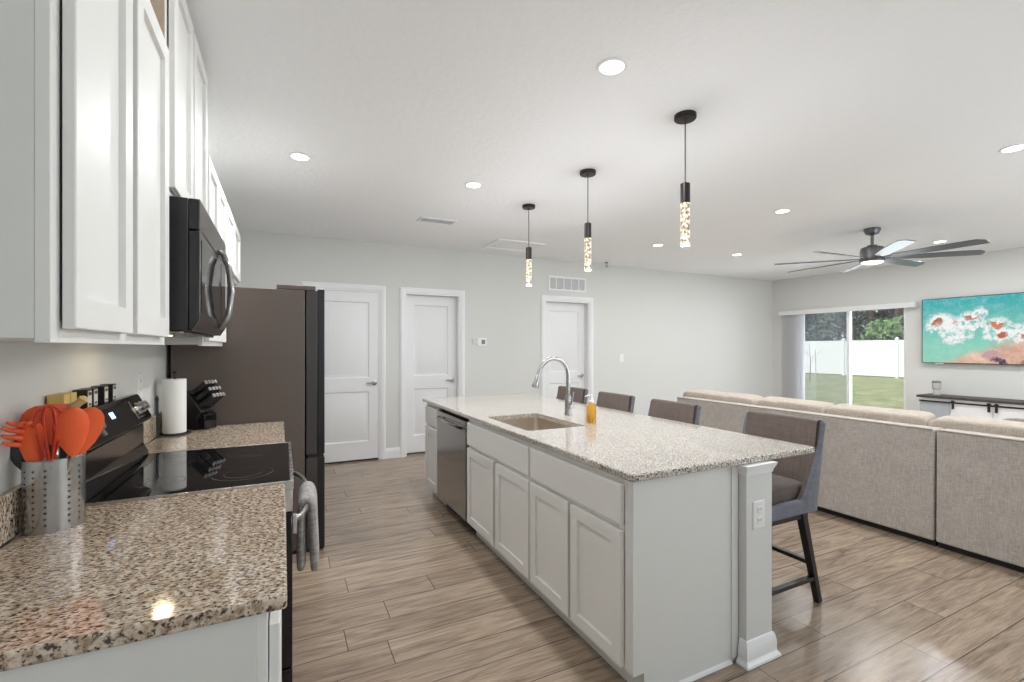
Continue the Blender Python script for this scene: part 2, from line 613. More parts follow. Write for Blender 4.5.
def mk_tv():
    """aerial picture of a beach: teal water, white surf, orange rocks, pale sand (flat picture on a lit screen)"""
    t = NT('tv_picture')
    c = t.coord()
    sep = t.n('ShaderNodeSeparateXYZ')
    t.link(c, sep.inputs[0])
    u = t.math('DIVIDE', t.math('SUBTRACT', 0.806, sep.outputs[1]), 1.644)
    v = t.math('DIVIDE', t.math('SUBTRACT', sep.outputs[2], 0.007), 0.928)
    nA = t.noise(c, 6, 5, 0.65)
    nB = t.noise(t.mapping(c, (1, 1, 1), (0, 0, 0), (3, 7, 2)), 14, 5, 0.7)
    ud = t.math('ADD', u, t.math('MULTIPLY', t.math('SUBTRACT', nA, 0.5), 0.16))
    vd = t.math('ADD', v, t.math('MULTIPLY', t.math('SUBTRACT', nB, 0.5), 0.26))

    def blob(cu, cv, ru, rv, ang=0.0):
        du = t.math('SUBTRACT', ud, cu)
        dv = t.math('MULTIPLY', t.math('SUBTRACT', vd, cv), 0.57)
        ca, sa = math.cos(ang), math.sin(ang)
        p = t.math('ADD', t.math('MULTIPLY', du, ca), t.math('MULTIPLY', dv, sa))
        q = t.math('SUBTRACT', t.math('MULTIPLY', dv, ca), t.math('MULTIPLY', du, sa))
        d = t.math('ADD', t.math('POWER', t.math('ABSOLUTE', t.math('DIVIDE', p, ru)), 2.0), t.math('POWER', t.math('ABSOLUTE', t.math('DIVIDE', q, rv)), 2.0))
        return t.ramp(d, [(0.55, (1, 1, 1)), (1.0, (0, 0, 0))])
    water = t.mix(t.ramp(vd, [(0.25, (0, 0, 0)), (0.95, (1, 1, 1))]), srgb(140, 208, 186), srgb(58, 172, 176))
    water = t.mix(t.ramp(nB, [(0.45, (0, 0, 0)), (0.75, (0.5, 0.5, 0.5))]), water, srgb(188, 228, 222))
    sand_f = t.ramp(t.math('SUBTRACT', t.math('ADD', vd, 0.17), t.math('MULTIPLY', ud, 0.75)), [(0.0, (1, 1, 1)), (0.12, (0, 0, 0))])
    img = t.mix(sand_f, water, t.ramp(nA, [(0.35, srgb(206, 160, 140)), (0.65, srgb(238, 206, 186))]))
    foam = None
    for b in (blob(0.13, 0.62, 0.10, 0.10), blob(0.23, 0.50, 0.12, 0.13, 0.2), blob(0.33, 0.64, 0.12, 0.09), blob(0.39, 0.72, 0.05, 0.08), blob(0.50, 0.50, 0.10, 0.12), blob(0.62, 0.45, 0.08, 0.08), blob(0.85, 0.5, 0.1, 0.1)):
        foam = b if foam is None else t.math('MAXIMUM', foam, b)
    foam = t.math('MULTIPLY', foam, t.ramp(nB, [(0.38, (0.1, 0.1, 0.1)), (0.52, (1, 1, 1))]))
    img = t.mix(foam, img, srgb(246, 246, 246))
    for (cu, cv, ru, rv, an, colr) in ((0.11, 0.64, 0.055, 0.026, 0.7, srgb(178, 96, 52)), (0.335, 0.68, 0.06, 0.015, 0.2, srgb(196, 122, 84)), (0.21, 0.64, 0.02, 0.02, 0, srgb(206, 132, 92)),
                                       (0.50, 0.56, 0.055, 0.028, 0.1, srgb(206, 128, 92)), (0.53, 0.42, 0.028, 0.03, 0, srgb(190, 108, 76)), (0.66, 0.42, 0.02, 0.03, 0, srgb(200, 120, 90)),
                                       (0.46, 0.13, 0.06, 0.045, 0.2, srgb(198, 160, 160)), (0.50, 0.05, 0.06, 0.03, -0.2, srgb(84, 70, 92)), (0.66, 0.02, 0.06, 0.03, 0.2, srgb(122, 112, 82))):
        img = t.mix(t.math('MULTIPLY', blob(cu, cv, ru, rv, an), t.ramp(nA, [(0.3, (0.3, 0.3, 0.3)), (0.5, (1, 1, 1))])), img, colr)
    e = t.n('ShaderNodeEmission')
    t.link(img, e.inputs[0])
    e.inputs[1].default_value = 0.85
    gl = t.n('ShaderNodeBsdfGlossy')
    gl.inputs['Roughness'].default_value = 0.15
    mx = t.n('ShaderNodeMixShader')
    mx.inputs[0].default_value = 0.04
    t.link(e.outputs[0], mx.inputs[1])
    t.link(gl.outputs[0], mx.inputs[2])
    t.link(mx.outputs[0], t.out.inputs[0])
    return t.mat


M['tv_picture'] = mk_tv()


def mk_grass():
    t = NT('lawn_grass')
    c = t.coord()
    a = t.noise(c, 2.2, 6, 0.7)
    b = t.noise(t.mapping(c, (0.35, 1, 1)), 9, 4, 0.7)
    base = t.ramp(t.math('ADD', t.math('MULTIPLY', a, 0.7), t.math('MULTIPLY', b, 0.3)), [(0.36, srgb(96, 118, 72)), (0.5, srgb(132, 140, 98)), (0.64, srgb(170, 160, 124))])
    t.principled(base, 0.95, normal=t.bump(b, 0.5, 0.05))
    return t.mat


M['grass'] = mk_grass()
M['fence'] = paint('white_vinyl_fence', srgb(240, 243, 246), 0.45, 0.0, 10, 0.01)


def mk_leaf(name, c1, c2):
    t = NT(name)
    c = t.coord()
    nz = t.noise(c, 1.3, 4, 0.6)
    t.principled(t.ramp(nz, [(0.35, c1), (0.65, c2)]), 0.6)
    return t.mat


M['leaf_dark'] = mk_leaf('dark_evergreen_leaf', srgb(72, 86, 74), srgb(110, 126, 106))
M['leaf_mid'] = mk_leaf('mid_green_leaf', srgb(92, 112, 90), srgb(136, 156, 124))
M['leaf_light'] = mk_leaf('bright_shrub_leaf', srgb(84, 116, 74), srgb(132, 168, 112))
M['bark'] = paint('pine_bark', srgb(108, 92, 88), 0.9, 0.6, 12, 0.25)


def mk_liquid():
    t = NT('amber_soap')
    t.principled(srgb(244, 190, 84), 0.05, **{'Transmission Weight': 0.8, 'IOR': 1.3})
    return t.mat


M['amber'] = mk_liquid()


def mk_cooktop():
    t = NT('black_ceramic_glass')
    c = t.coord()
    t.principled((0.006, 0.006, 0.007), t.math('MULTIPLY_ADD', t.noise(c, 30), 0.01, 0.03), **{'IOR': 1.55})
    return t.mat


M['cooktop'] = mk_cooktop()
M['ring'] = paint('printed_burner_ring', srgb(92, 90, 88), 0.25)

# ------------------------------------------------------------------ setting
CZ = 2.722
XL, XR, YB, YF = -0.645, 8.691, 5.986, -2.6
TH = 0.15

fl = MB().box(XL - TH, XR + TH, YF - TH, YB + 1.0, -0.1, 0.0).build('floor', M['floor'])
struct(fl, 'greige wood plank floor running across the room')
ce = MB().box(XL - TH, XR + TH, YF - TH, YB + 1.0, CZ, CZ + 0.15).build('ceiling', M['ceiling'])
struct(ce, 'white textured ceiling')
struct(MB().box(XL - TH, XL, YF - TH, YB + TH, 0, CZ).build('wall_left', M['wall']), 'grey wall behind the stove and wall cabinets')


def wall_holes(mb, axis, a0, a1, p0, p1, z0, z1, holes):
    """wall slab along one axis with rectangular holes (h0,h1,zb,zt)"""
    def bx(s, e, zb, zt):
        if e - s < 1e-4 or zt - zb < 1e-4:
            return
        if axis == 'x':
            mb.box(s, e, p0, p1, zb, zt)
        else:
            mb.box(p0, p1, s, e, zb, zt)
    cur = a0
    for h0, h1, zb, zt in sorted(holes):
        bx(cur, h0, z0, z1)
        bx(h0, h1, z0, zb)
        bx(h0, h1, zt, z1)
        cur = h1
    bx(cur, a1, z0, z1)
    return mb


DZ = 2.117   # door opening height
doors = [(0.253, 1.095), (1.410, 2.153), (3.490, 4.291)]
wb = wall_holes(MB(), 'x', XL, XR + TH, YB, YB + TH, 0, CZ, [(a, b, 0, DZ) for a, b in doors])
wb.box(XL, XR + TH, YB + TH + 0.0005, YB + TH + 0.05, 0, CZ)  # unseen slab added behind the wall to stop light through the door gaps
struct(wb.build('wall_back', M['wall']), 'long grey wall with three white doors')
OY0, OY1, OZ = 3.785, 5.53, 2.095
wr = wall_holes(MB(), 'y', YF - TH, YB + TH, XR, XR + TH, 0, CZ, [(OY0, OY1, 0.0, OZ)])
struct(wr.build('wall_right', M['wall']), 'grey wall with the sliding glass door and television')
wf = wall_holes(MB(), 'x', XL - TH, XR + TH, YF - TH, YF, 0, CZ, [(0.0, 2.4, 0.7, 2.2), (3.9, 7.3, 0.05, 2.2)])
struct(wf.build('wall_front', M['wall']))
# rooms behind the two recessed doors are closed off by an added slab


# ------------------------------------------------------------------ panelled faces
def shaker(mb, P, u0, u1, v0, v1, t=0.02, st=0.057, rec=0.012, mi=0):
    """framed door: P(u,v,n) maps to world"""
    def ring(du, n):
        return [P(u0 + du, v0 + du, n), P(u1 - du, v0 + du, n), P(u1 - du, v1 - du, n), P(u0 + du, v1 - du, n)]
    rs = [ring(0, 0), ring(0, t - 0.002), ring(0.002, t), ring(st, t), ring(st + 0.0015, t - rec)]
    v = [p for r in rs for p in r]
    f = [(0, 1, 2, 3)]
    for i in range(len(rs) - 1):
        for k in range(4):
            f.append((4 * i + k, 4 * i + (k + 1) % 4, 4 * i + 4 + (k + 1) % 4, 4 * i + 4 + k))
    n = 4 * (len(rs) - 1)
    f.append((n, n + 1, n + 2, n + 3))
    mb.add(v, f, mi)
    return mb


def slab(mb, P, u0, u1, v0, v1, t=0.02, mi=0):
    def ring(du, n):
        return [P(u0 + du, v0 + du, n), P(u1 - du, v0 + du, n), P(u1 - du, v1 - du, n), P(u0 + du, v1 - du, n)]
    rs = [ring(0, 0), ring(0, t - 0.003), ring(0.003, t)]
    v = [p for r in rs for p in r]
    f = [(0, 1, 2, 3), (8, 9, 10, 11)]
    for i in range(2):
        for k in range(4):
            f.append((4 * i + k, 4 * i + (k + 1) % 4, 4 * i + 4 + (k + 1) % 4, 4 * i + 4 + k))
    mb.add(v, f, mi)
    return mb


# ------------------------------------------------------------------ interior doors on the long wall
def interior_door(idx, x0, x1, rec, lever_x, lever_dir, label):
    """two-panel door; rec = how far the slab sits back from the wall plane"""
    yf = YB + rec              # front plane of the slab
    zt = DZ - 0.022
    mb = MB()
    a, b = x0 + 0.02, x1 - 0.02
    th = 0.035

    def P(u, v, n):
        return (u, yf - n, v)
    z0 = 0.022
    st = 0.115
    rects = [(a + st, b - st, 0.24, 0.86), (a + st, b - st, 1.03, zt - 0.125)]
    mb.box(a, b, yf + 0.014, yf + th, z0, zt)
    # front frame: stiles and rails
    for (u0, u1, v0, v1) in ((a, a + st, z0, zt), (b - st, b, z0, zt), (a + st, b - st, z0, 0.24), (a + st, b - st, 0.86, 1.03), (a + st, b - st, zt - 0.125, zt)):
        mb.box(u0, u1, yf, yf + 0.0145, v0, v1)
    for (u0, u1, v0, v1) in rects:
        def ring(d, n):
            return [P(u0 + d, v0 + d, n), P(u1 - d, v0 + d, n), P(u1 - d, v1 - d, n), P(u0 + d, v1 - d, n)]
        rs = [ring(0, 0), ring(0.012, -0.011), ring(0.03, -0.011), ring(0.052, -0.003)]
        v = [p for r in rs for p in r]
        f = []
        for i in range(3):
            for k in range(4):
                f.append((4 * i + k, 4 * i + (k + 1) % 4, 4 * i + 4 + (k + 1) % 4, 4 * i + 4 + k))
        f.append((12, 13, 14, 15))
        mb.add(v, f)
    d = mb.build('door_%d' % idx, M['door_white'], angle=20)
    struct(d, label)
    OFF[d.name] = Vector()
    # jamb
    j = MB()
    j.box(x0 + 0.0005, x0 + 0.018, YB - 0.002, YB + TH, 0, DZ - 0.001)
    j.box(x1 - 0.018, x1 - 0.0005, YB - 0.002, YB + TH, 0, DZ - 0.001)
    j.box(x0 + 0.018, x1 - 0.018, YB - 0.002, YB + TH, DZ - 0.019, DZ - 0.001)
    j.build('jamb', M['white_trim'], d)
    # casing with a stepped profile
    c = MB()
    w = 0.067
    prof = [(0.0, 0.0), (0.0, -0.010), (0.012, -0.012), (0.022, -0.017), (0.05, -0.019), (w, -0.012), (w, 0.0)]
    # mitred casing loop: left, top, right
    inner = [(x0, 0.0), (x0, DZ), (x1, DZ), (x1, 0.0)]
    out_dir = [(-1, 0), (-1, 1), (1, 1), (1, 0)]
    v = []
    for (px, pz), (dx, dz) in zip(inner, out_dir):
        for o, yy in prof:
            v.append((px + dx * o, YB + yy - 0.0005, pz + dz * o))
    n = len(prof)
    f = []
    for i in range(3):
        for k in range(n):
            f.append((i * n + k, i * n + (k + 1) % n, (i + 1) * n + (k + 1) % n, (i + 1) * n + k))
    f += [tuple(range(n)), tuple(3 * n + k for k in range(n))]
    c.add(v, f)
    c.build('casing', M['white_trim'], d, angle=25)
    # lever
    l = MB()
    lz = 0.965
    l.lathe([(0.0, 0), (0.031, 0.0), (0.031, -0.008), (0.013, -0.014), (0.011, -0.045), (0.0, -0.045)], (lever_x, yf, lz), 20, axis='y')
    l.tube([(lever_x, yf - 0.042, lz), (lever_x + lever_dir * 0.03, yf - 0.046, lz), (lever_x + lever_dir * 0.10, yf - 0.044, lz + 0.002)], [0.011, 0.010, 0.008], 10)
    h = l.build('lever_handle', M['chrome'], d)
    h['label'] = 'brushed nickel lever handle'
    return d


interior_door(1, *doors[0], 0.004, 1.022, -1, 'white two-panel door nearest the refrigerator')
interior_door(2, *doors[1], 0.10, 2.075, -1, 'white two-panel door in the middle, left of the thermostat')
interior_door(3, *doors[2], 0.10, 4.215, -1, 'white two-panel door beneath the return air grille')


def baseboard(name, axis, a0, a1, p, dirn, gaps=(), h=0.13):
    mb = MB()
    prof = [(0.0, 0.0), (0.015, 0.0), (0.015, h - 0.045), (0.012, h - 0.03), (0.008, h - 0.012), (0.004, h), (0.0, h)]
    cur = a0
    segs = []
    for g0, g1 in sorted(gaps):
        segs.append((cur, g0))
        cur = g1
    segs.append((cur, a1))
    for s, e in segs:
        if e - s > 0.01:
            if axis == 'x':
                mb.prism([(p + dirn * (o + 0.0005), z + 0.0005) for o, z in prof], 'x', s, e)
            else:
                mb.prism([(p + dirn * (o + 0.0005), z + 0.0005) for o, z in prof], 'y', s, e)
    return struct(mb.build(name, M['white_trim'], angle=20))


cas = [(a - 0.068, b + 0.068) for a, b in doors]
baseboard('baseboard_back', 'x', XL + 0.02, XR - 0.02, YB, -1, cas)
baseboard('baseboard_right', 'y', YF + 0.02, YB - 0.02, XR, -1, [(OY0 - 0.01, OY1 + 0.01)])
baseboard('baseboard_left', 'y', 4.8, YB - 0.02, XL, 1)

# windows added behind the camera (out of frame) to bring daylight in
for k, (x0, x1, z0, z1) in enumerate(((0.0, 2.4, 0.7, 2.2), (3.9, 7.3, 0.05, 2.2))):
    w = MB()
    y = YF - 0.07
    for (a, b, c, d) in ((x0, x1, z0, z0 + 0.05), (x0, x1, z1 - 0.05, z1), (x0, x0 + 0.05, z0 + 0.05, z1 - 0.05), (x1 - 0.05, x1, z0 + 0.05, z1 - 0.05), ((x0 + x1) / 2 - 0.03, (x0 + x1) / 2 + 0.03, z0 + 0.05, z1 - 0.05)):
        w.box(a + 0.0005, b - 0.0005, y - 0.03, y + 0.03, c + 0.0005, d - 0.0005)
    struct(w.build('window_%d' % (k + 1), M['white_trim']), 'unseen white framed window added to bring daylight in')

# sliding glass door in the right wall
sl = MB()
xm = XR + 0.07
fw, fn = 0.045, 0.018
sl.box(XR + 0.01, XR + 0.13, OY0 + 0.001, OY0 + fn, 0.001, OZ - 0.001)
sl.box(XR + 0.01, XR + 0.13, OY1 - fw, OY1 - 0.001, 0.001, OZ - 0.001)
sl.box(XR + 0.01, XR + 0.13, OY0 + fn, OY1 - fw, OZ - 0.03, OZ - 0.001)
sl.box(XR + 0.01, XR + 0.13, OY0 + fn, OY1 - fw, 0.001, 0.04)
slider = sl.build('door_4', M['white_trim'], bevel=0.003)
struct(slider, 'white framed sliding glass door to the lawn')
OFF[slider.name] = Vector()
ymid = 4.632
for nm, ya, yb, xc in (('fixed_panel', OY0 + fn, ymid + 0.024, XR + 0.05), ('sliding_panel', ymid - 0.024, OY1 - fw, XR + 0.095)):
    p = MB()
    s0 = 0.026 if nm == 'fixed_panel' else 0.046
    s1 = 0.046
    p.box(xc - 0.018, xc + 0.018, ya + 0.001, ya + s0, 0.041, OZ - 0.031)
    p.box(xc - 0.018, xc + 0.018, yb - s1, yb - 0.001, 0.041, OZ - 0.031)
    p.box(xc - 0.018, xc + 0.018, ya + s0, yb - s1, 0.041, 0.12)
    p.box(xc - 0.018, xc + 0.018, ya + s0, yb - s1, OZ - 0.06, OZ - 0.031)
    po = p.build(nm, M['white_trim'], slider, bevel=0.002)
    g = MB().box(xc - 0.003, xc + 0.003, ya + s0 - 0.005, yb - s1 + 0.005, 0.115, OZ - 0.055)
    g.build('glass', M['pane'], po)
sc = MB().box(XR + 0.122, XR + 0.124, ymid + 0.02, OY1 - fw, 0.04, OZ - 0.035)
so = sc.build('insect_screen', M['screen_mesh'], slider)
so['label'] = 'grey mesh insect screen over the far pane'

# vertical blind with valance
vb = thing('vertical_blind', 'white vertical blind with long valance, vanes drawn to the left', 'blind', (XR - 0.06, 5.6, 0))
v = MB()
v.box(XR - 0.115, XR - 0.105, 3.638, 5.78, 2.018, 2.10)
v.box(XR - 0.105, XR - 0.001, 3.638, 3.648, 2.018, 2.10)
v.box(XR - 0.105, XR - 0.001, 5.77, 5.78, 2.018, 2.10)
v.box(XR - 0.105, XR - 0.001, 3.648, 5.77, 2.09, 2.10)
v.build('valance', M['valance'], vb, bevel=0.003)
MB().box(XR - 0.085, XR - 0.035, 3.68, 5.76, 2.055, 2.088).build('head_rail', M['white_trim'], vb)
for k in range(13):
    y = 5.34 + k * 0.033
    m = MB()
    pts = []
    for i in range(7):
        tt = -1 + i / 3.0
        pts.append((XR - 0.06 + tt * 0.016 + 0.004 * (1 - tt * tt), y + tt * 0.040))
    poly = pts + [(a + 0.0012, b) for a, b in reversed(pts)]
    m.prism(poly, 'z', 0.03, 2.053)
    m.build('vane', M['vane'], vb)

# ------------------------------------------------------------------ outside
lawn = MB().box(XR + TH + 0.01, 60, -30, 60, -0.2, -0.1).build('ground', M['grass'])
struct(lawn, 'patchy green lawn outside the glass door')
fen = thing('vinyl_fence', 'white vinyl privacy fence at the back of the lawn', 'fence', (27.2, 14, -0.1))
for k in range(12):
    y0 = 4.9 + (k - 1) * 2.44
    MB().box(27.18, 27.23, y0 + 0.06, y0 + 2.38, -0.05, 1.78).build('panel', M['fence'], fen)
    m = MB().box(27.15, 27.27, y0 - 0.06, y0 + 0.06, -0.1, 1.86)
    m.add([(27.13, y0 - 0.08, 1.86), (27.29, y0 - 0.08, 1.86), (27.29, y0 + 0.08, 1.86), (27.13, y0 + 0.08, 1.86), (27.21, y0, 1.93)], [(0, 1, 2, 3), (0, 1, 4), (1, 2, 4), (2, 3, 4), (3, 0, 4)])
    m.build('post', M['fence'], fen)


def crown(mb, c, r, n, leaf, rng):
    v, f = [], []
    for i in range(n):
        while True:
            d = Vector((rng.uniform(-1, 1), rng.uniform(-1, 1), rng.uniform(-1, 1)))
            if 0.15 < d.length < 1:
                break
        nn = mnoise.noise(d.normalized() * 2.3 + Vector(c))
        rad = (d.length ** 0.4) * (0.8 + 0.45 * nn)
        d.normalize()
        p = Vector(c) + Vector((d.x * r[0], d.y * r[1], d.z * r[2])) * rad
        a = Vector((rng.gauss(0, 1), rng.gauss(0, 1), rng.gauss(0, 1))).normalized()
        b = a.orthogonal().normalized()
        s = leaf * rng.uniform(0.6, 1.4)
        k = len(v)
        v += [p - a * s, p + b * s * 0.45, p + a * s, p - b * s * 0.45]
        f.append((k, k + 1, k + 2, k + 3))
    mb.add(v, f)
    return mb


def tree(label, x, y, h, r, trunk_r, leaf, mat, seed, clear=0.0, n=1500, group='trees behind the fence'):
    rng = random.Random(seed)
    t = thing('tree', label, 'tree', (x, y, -0.1), group)
    MB().tube([(x, y, -0.15), (x + 0.05, y + 0.04, h * 0.35), (x - 0.04, y, h * 0.8)], [trunk_r * 1.2, trunk_r, trunk_r * 0.5], 10).build('trunk', M['bark'], t)
    zc = clear + (h - clear) / 2
    m = MB()
    crown(m, (x, y, zc), (r, r, (h - clear) / 2), n, leaf, rng)
    m.build('crown', mat, t, smooth=False, recalc=False)
    return t


tree('dark evergreen filling the far pane of the glass door above the fence', 31.0, 17.6, 7.5, 1.9, 0.12, 0.16, M['leaf_dark'], 1, 0.6, 2600)
tree('pale hazy tree at the left edge of the glass door view', 30.0, 19.4, 5.2, 1.3, 0.10, 0.15, M['leaf_mid'], 2, 0.4, 1400)
tree('dark leafy tree directly behind the middle of the glass door', 33.0, 16.4, 8.5, 2.2, 0.14, 0.17, M['leaf_dark'], 3, 0.8, 2600)
tree('slim dark-trunked tree left of the bright bush', 31.5, 15.5, 9.0, 1.3, 0.13, 0.16, M['leaf_mid'], 4, 3.0, 900)
tree('bright green bush rising above the fence in the near pane', 29.8, 14.0, 3.3, 1.15, 0.06, 0.13, M['leaf_light'], 5, 0.3, 1500)
tree('thick-trunked pine at the right edge of the glass door view', 32.0, 14.25, 11.0, 2.2, 0.19, 0.2, M['leaf_dark'], 6, 5.0, 1400)
tree('dark shrub at the far right behind the fence', 33.5, 13.0, 5.5, 1.5, 0.1, 0.16, M['leaf_dark'], 7, 0.5, 1700)
tree('second slim pine beside the thick-trunked pine', 33.0, 15.0, 11.0, 1.6, 0.15, 0.2, M['leaf_dark'], 8, 4.4, 900)
tree('tall dark tree far behind the bright bush', 38.0, 18.0, 10.0, 3.4, 0.2, 0.22, M['leaf_dark'], 9, 0.5, 3200)
tree('tall mid green tree far behind the dark evergreens', 38.5, 23.0, 10.0, 3.2, 0.2, 0.22, M['leaf_mid'], 10, 0.5, 2800)

sap = thing('sapling', 'thin bare young tree held by stakes on the lawn', 'sapling', (21.4, 12.95, -0.1))
m = MB()
m.tube([(21.4, 12.95, -0.12), (21.42, 12.93, 0.7), (21.4, 12.97, 1.55)], [0.018, 0.014, 0.006], 8)
for a, b in (((21.41, 12.94, 0.9), (21.5, 12.45, 1.3)), ((21.41, 12.94, 1.0), (21.3, 13.3, 1.45)), ((21.42, 12.93, 0.75), (21.4, 12.6, 1.0))):
    m.tube([a, b], [0.008, 0.004], 6)
m.build('stem', M['bark'], sap)
for dy in (-0.28, 0.28):
    MB().tube([(21.4, 12.95 + dy, -0.12), (21.4, 12.95 + dy * 0.85, 1.3)], 0.016, 8).build('stake', M['raw_wood'], sap)


# ------------------------------------------------------------------ left kitchen run
def PX(x):      # face looking +x at plane x
    return lambda u, v, n: (x + n, u, v)


def PNX(x):     # face looking -x
    return lambda u, v, n: (x - n, u, v)


def wall_cabinet(label, y0, y1, z0, z1, doors_y, grp='white wall cabinets'):
    t = thing('wall_cabinet', label, 'cabinet', (-0.5, (y0 + y1) / 2, z0), grp)
    m = MB()
    m.box(XL + 0.001, -0.367, y0, y1, z0 + 0.008, z1, 0)
    m.build('carcass', M['cab_side'], t)
    fr = MB()
    e = 0.038
    zs = z0
    for (a, b, c, d) in ((y0, y0 + e, zs, z1), (y1 - e, y1, zs, z1), (y0 + e, y1 - e, zs, zs + e), (y0 + e, y1 - e, z1 - e, z1)):
        fr.box(-0.367, -0.347, a, b, c, d)
    fr.build('face_frame', M['cabinet'], t, bevel=0.0015)
    for a, b in doors_y:
        shaker(MB(), PX(-0.342), a, b, z0 + 0.025, z1 - 0.02, 0.018).build('door', M['cabinet'], t, angle=25)
    return t


wall_cabinet('white wall cabinet nearest the camera, left of the microwave', 1.030, 1.858, 1.413, 2.366, [(1.062, 1.405), (1.447, 1.800)])
wc = wall_cabinet('tall-set white wall cabinet above the microwave', 1.862, 2.656, 1.915, 2.712, [(1.890, 2.245), (2.275, 2.632)])
# unfinished end showing above the neighbouring cabinet
MB().box(XL + 0.002, -0.3475, 1.8595, 1.8618, 2.368, 2.71).build('end_panel', M['raw_wood'], wc)['label'] = 'unfinished tan end panel'
wall_cabinet('white wall cabinet between microwave and refrigerator', 2.660, 3.465, 1.413, 2.366, [(2.690, 3.050), (3.075, 3.440)])
wall_cabinet('short white wall cabinet over the refrigerator', 3.469, 4.55, 1.925, 2.366, [(3.50, 3.99), (4.02, 4.53)])


def base_cabinet_left(label, y0, y1, n):
    t = thing('base_cabinet', label, 'cabinet', (-0.3, (y0 + y1) / 2, 0))
    m = MB()
    m.box(XL + 0.001, -0.048, y0, y1, 0.105, 0.883)
    m.box(XL + 0.001, -0.11, y0 + 0.001, y1, 0.001, 0.105)
    m.build('carcass', M['cab_side'], t, bevel=0.001)
    fr = MB()
    e = 0.04
    for (a, b, c, d) in ((y0, y0 + e, 0.105, 0.883), (y1 - e, y1, 0.105, 0.883), (y0 + e, y1 - e, 0.105, 0.13), (y0 + e, y1 - e, 0.67, 0.69), (y0 + e, y1 - e, 0.845, 0.883)):
        fr.box(-0.048, -0.028, a, b, c, d)
    fr.build('face_frame', M['cabinet'], t, bevel=0.001)
    wd = (y1 - y0 - 0.06) / n
    slab(MB(), PX(-0.0255), y0 + 0.022, y1 - 0.022, 0.69, 0.84).build('drawer_front', M['cabinet'], t)
    for k in range(n):
        a = y0 + 0.022 + k * (y1 - y0 - 0.044) / n
        b = y0 + 0.022 + (k + 1) * (y1 - y0 - 0.044) / n
        shaker(MB(), PX(-0.0255), a + 0.004, b - 0.004, 0.12, 0.665).build('door', M['cabinet'], t, angle=25)
    return t


base_cabinet_left('white base cabinet under the near granite counter at bottom left', 1.045, 1.868, 2)
base_cabinet_left('white base cabinet between stove and refrigerator', 2.672, 3.462, 2)


def counter(label, y0, y1):
    t = thing('countertop', label, 'countertop', (-0.3, (y0 + y1) / 2, 0.884))
    MB().box(XL + 0.022, 0.007, y0, y1, 0.8835, 0.914).build('slab', M['granite'], t, bevel=0.006, seg=3)
    MB().box(XL + 0.001, XL + 0.021, y0, y1, 0.9145, 1.035).build('backsplash', M['granite'], t, bevel=0.003)
    return t


counter('speckled granite countertop in the left foreground', 1.029, 1.874)
counter('short speckled granite countertop between stove and refrigerator', 2.664, 3.463)

# range
Y0, Y1 = 1.880, 2.658
rg = thing('electric_range', 'black and stainless electric range with glass cooktop', 'stove', (-0.3, 2.27, 0))
MB().box(-0.62, -0.012, Y0 + 0.002, Y1 - 0.002, 0.02, 0.895).build('body', M['black'], rg, bevel=0.003)
ck = MB().box(-0.553, 0.022, Y0 + 0.007, Y1 - 0.007, 0.8955, 0.918).build('cooktop', M['cooktop'], rg, bevel=0.002)
tr = MB()
tr.box(-0.56, 0.034, Y0, Y0 + 0.0065, 0.885, 0.9195)
tr.box(-0.56, 0.034, Y1 - 0.0065, Y1, 0.885, 0.9195)
tr.box(0.0225, 0.034, Y0 + 0.0065, Y1 - 0.0065, 0.885, 0.9195)
tr.build('trim', M['steel'], rg, bevel=0.0015)
for cx, cy, rr in ((-0.14, 2.08, 0.105), (-0.14, 2.46, 0.085), (-0.40, 2.08, 0.075), (-0.40, 2.46, 0.105)):
    m = MB()
    for q in (rr, rr * 0.62):
        seg = 48
        v = []
        for k in range(seg):
            a = 2 * PI * k / seg
            v += [(cx + q * math.cos(a), cy + q * math.sin(a), 0.91805), (cx + (q - 0.0022) * math.cos(a), cy + (q - 0.0022) * math.sin(a), 0.9182)]
        m.add(v, [(2 * k, 2 * ((k + 1) % seg), 2 * ((k + 1) % seg) + 1, 2 * k + 1) for k in range(seg)])
    m.build('burner_ring', M['ring'], rg)
bgd = MB()
prof = [(-0.622, 0.896), (-0.622, 1.195), (-0.600, 1.195), (-0.592, 1.188), (-0.545, 1.095), (-0.545, 1.080), (-0.575, 1.062), (-0.575, 0.97), (-0.556, 0.93), (-0.556, 0.896)]
bgd.prism(prof, 'y', Y0 + 0.001, Y1 - 0.001)
bgd = bgd.build('control_console', M['black_gloss'], rg, bevel=0.002)


def face_pt(s, y, n=0.0):
    a, b = Vector((-0.592, 1.188)), Vector((-0.545, 1.095))
    p = a + (b - a) * s
    nn = Vector((0.893, 0.451))
    p = p + nn * n
    return (p.x, y, p.y)


def face_patch(s0, s1, y0, y1, n0, n1):
    m = MB()
    v = [face_pt(s, y, n) for n in (n0, n1) for s in (s0, s1) for y in (y0, y1)]
    m.add(v, [(0, 1, 3, 2), (4, 5, 7, 6), (0, 1, 5, 4), (2, 3, 7, 6), (0, 2, 6, 4), (1, 3, 7, 5)])
    return m


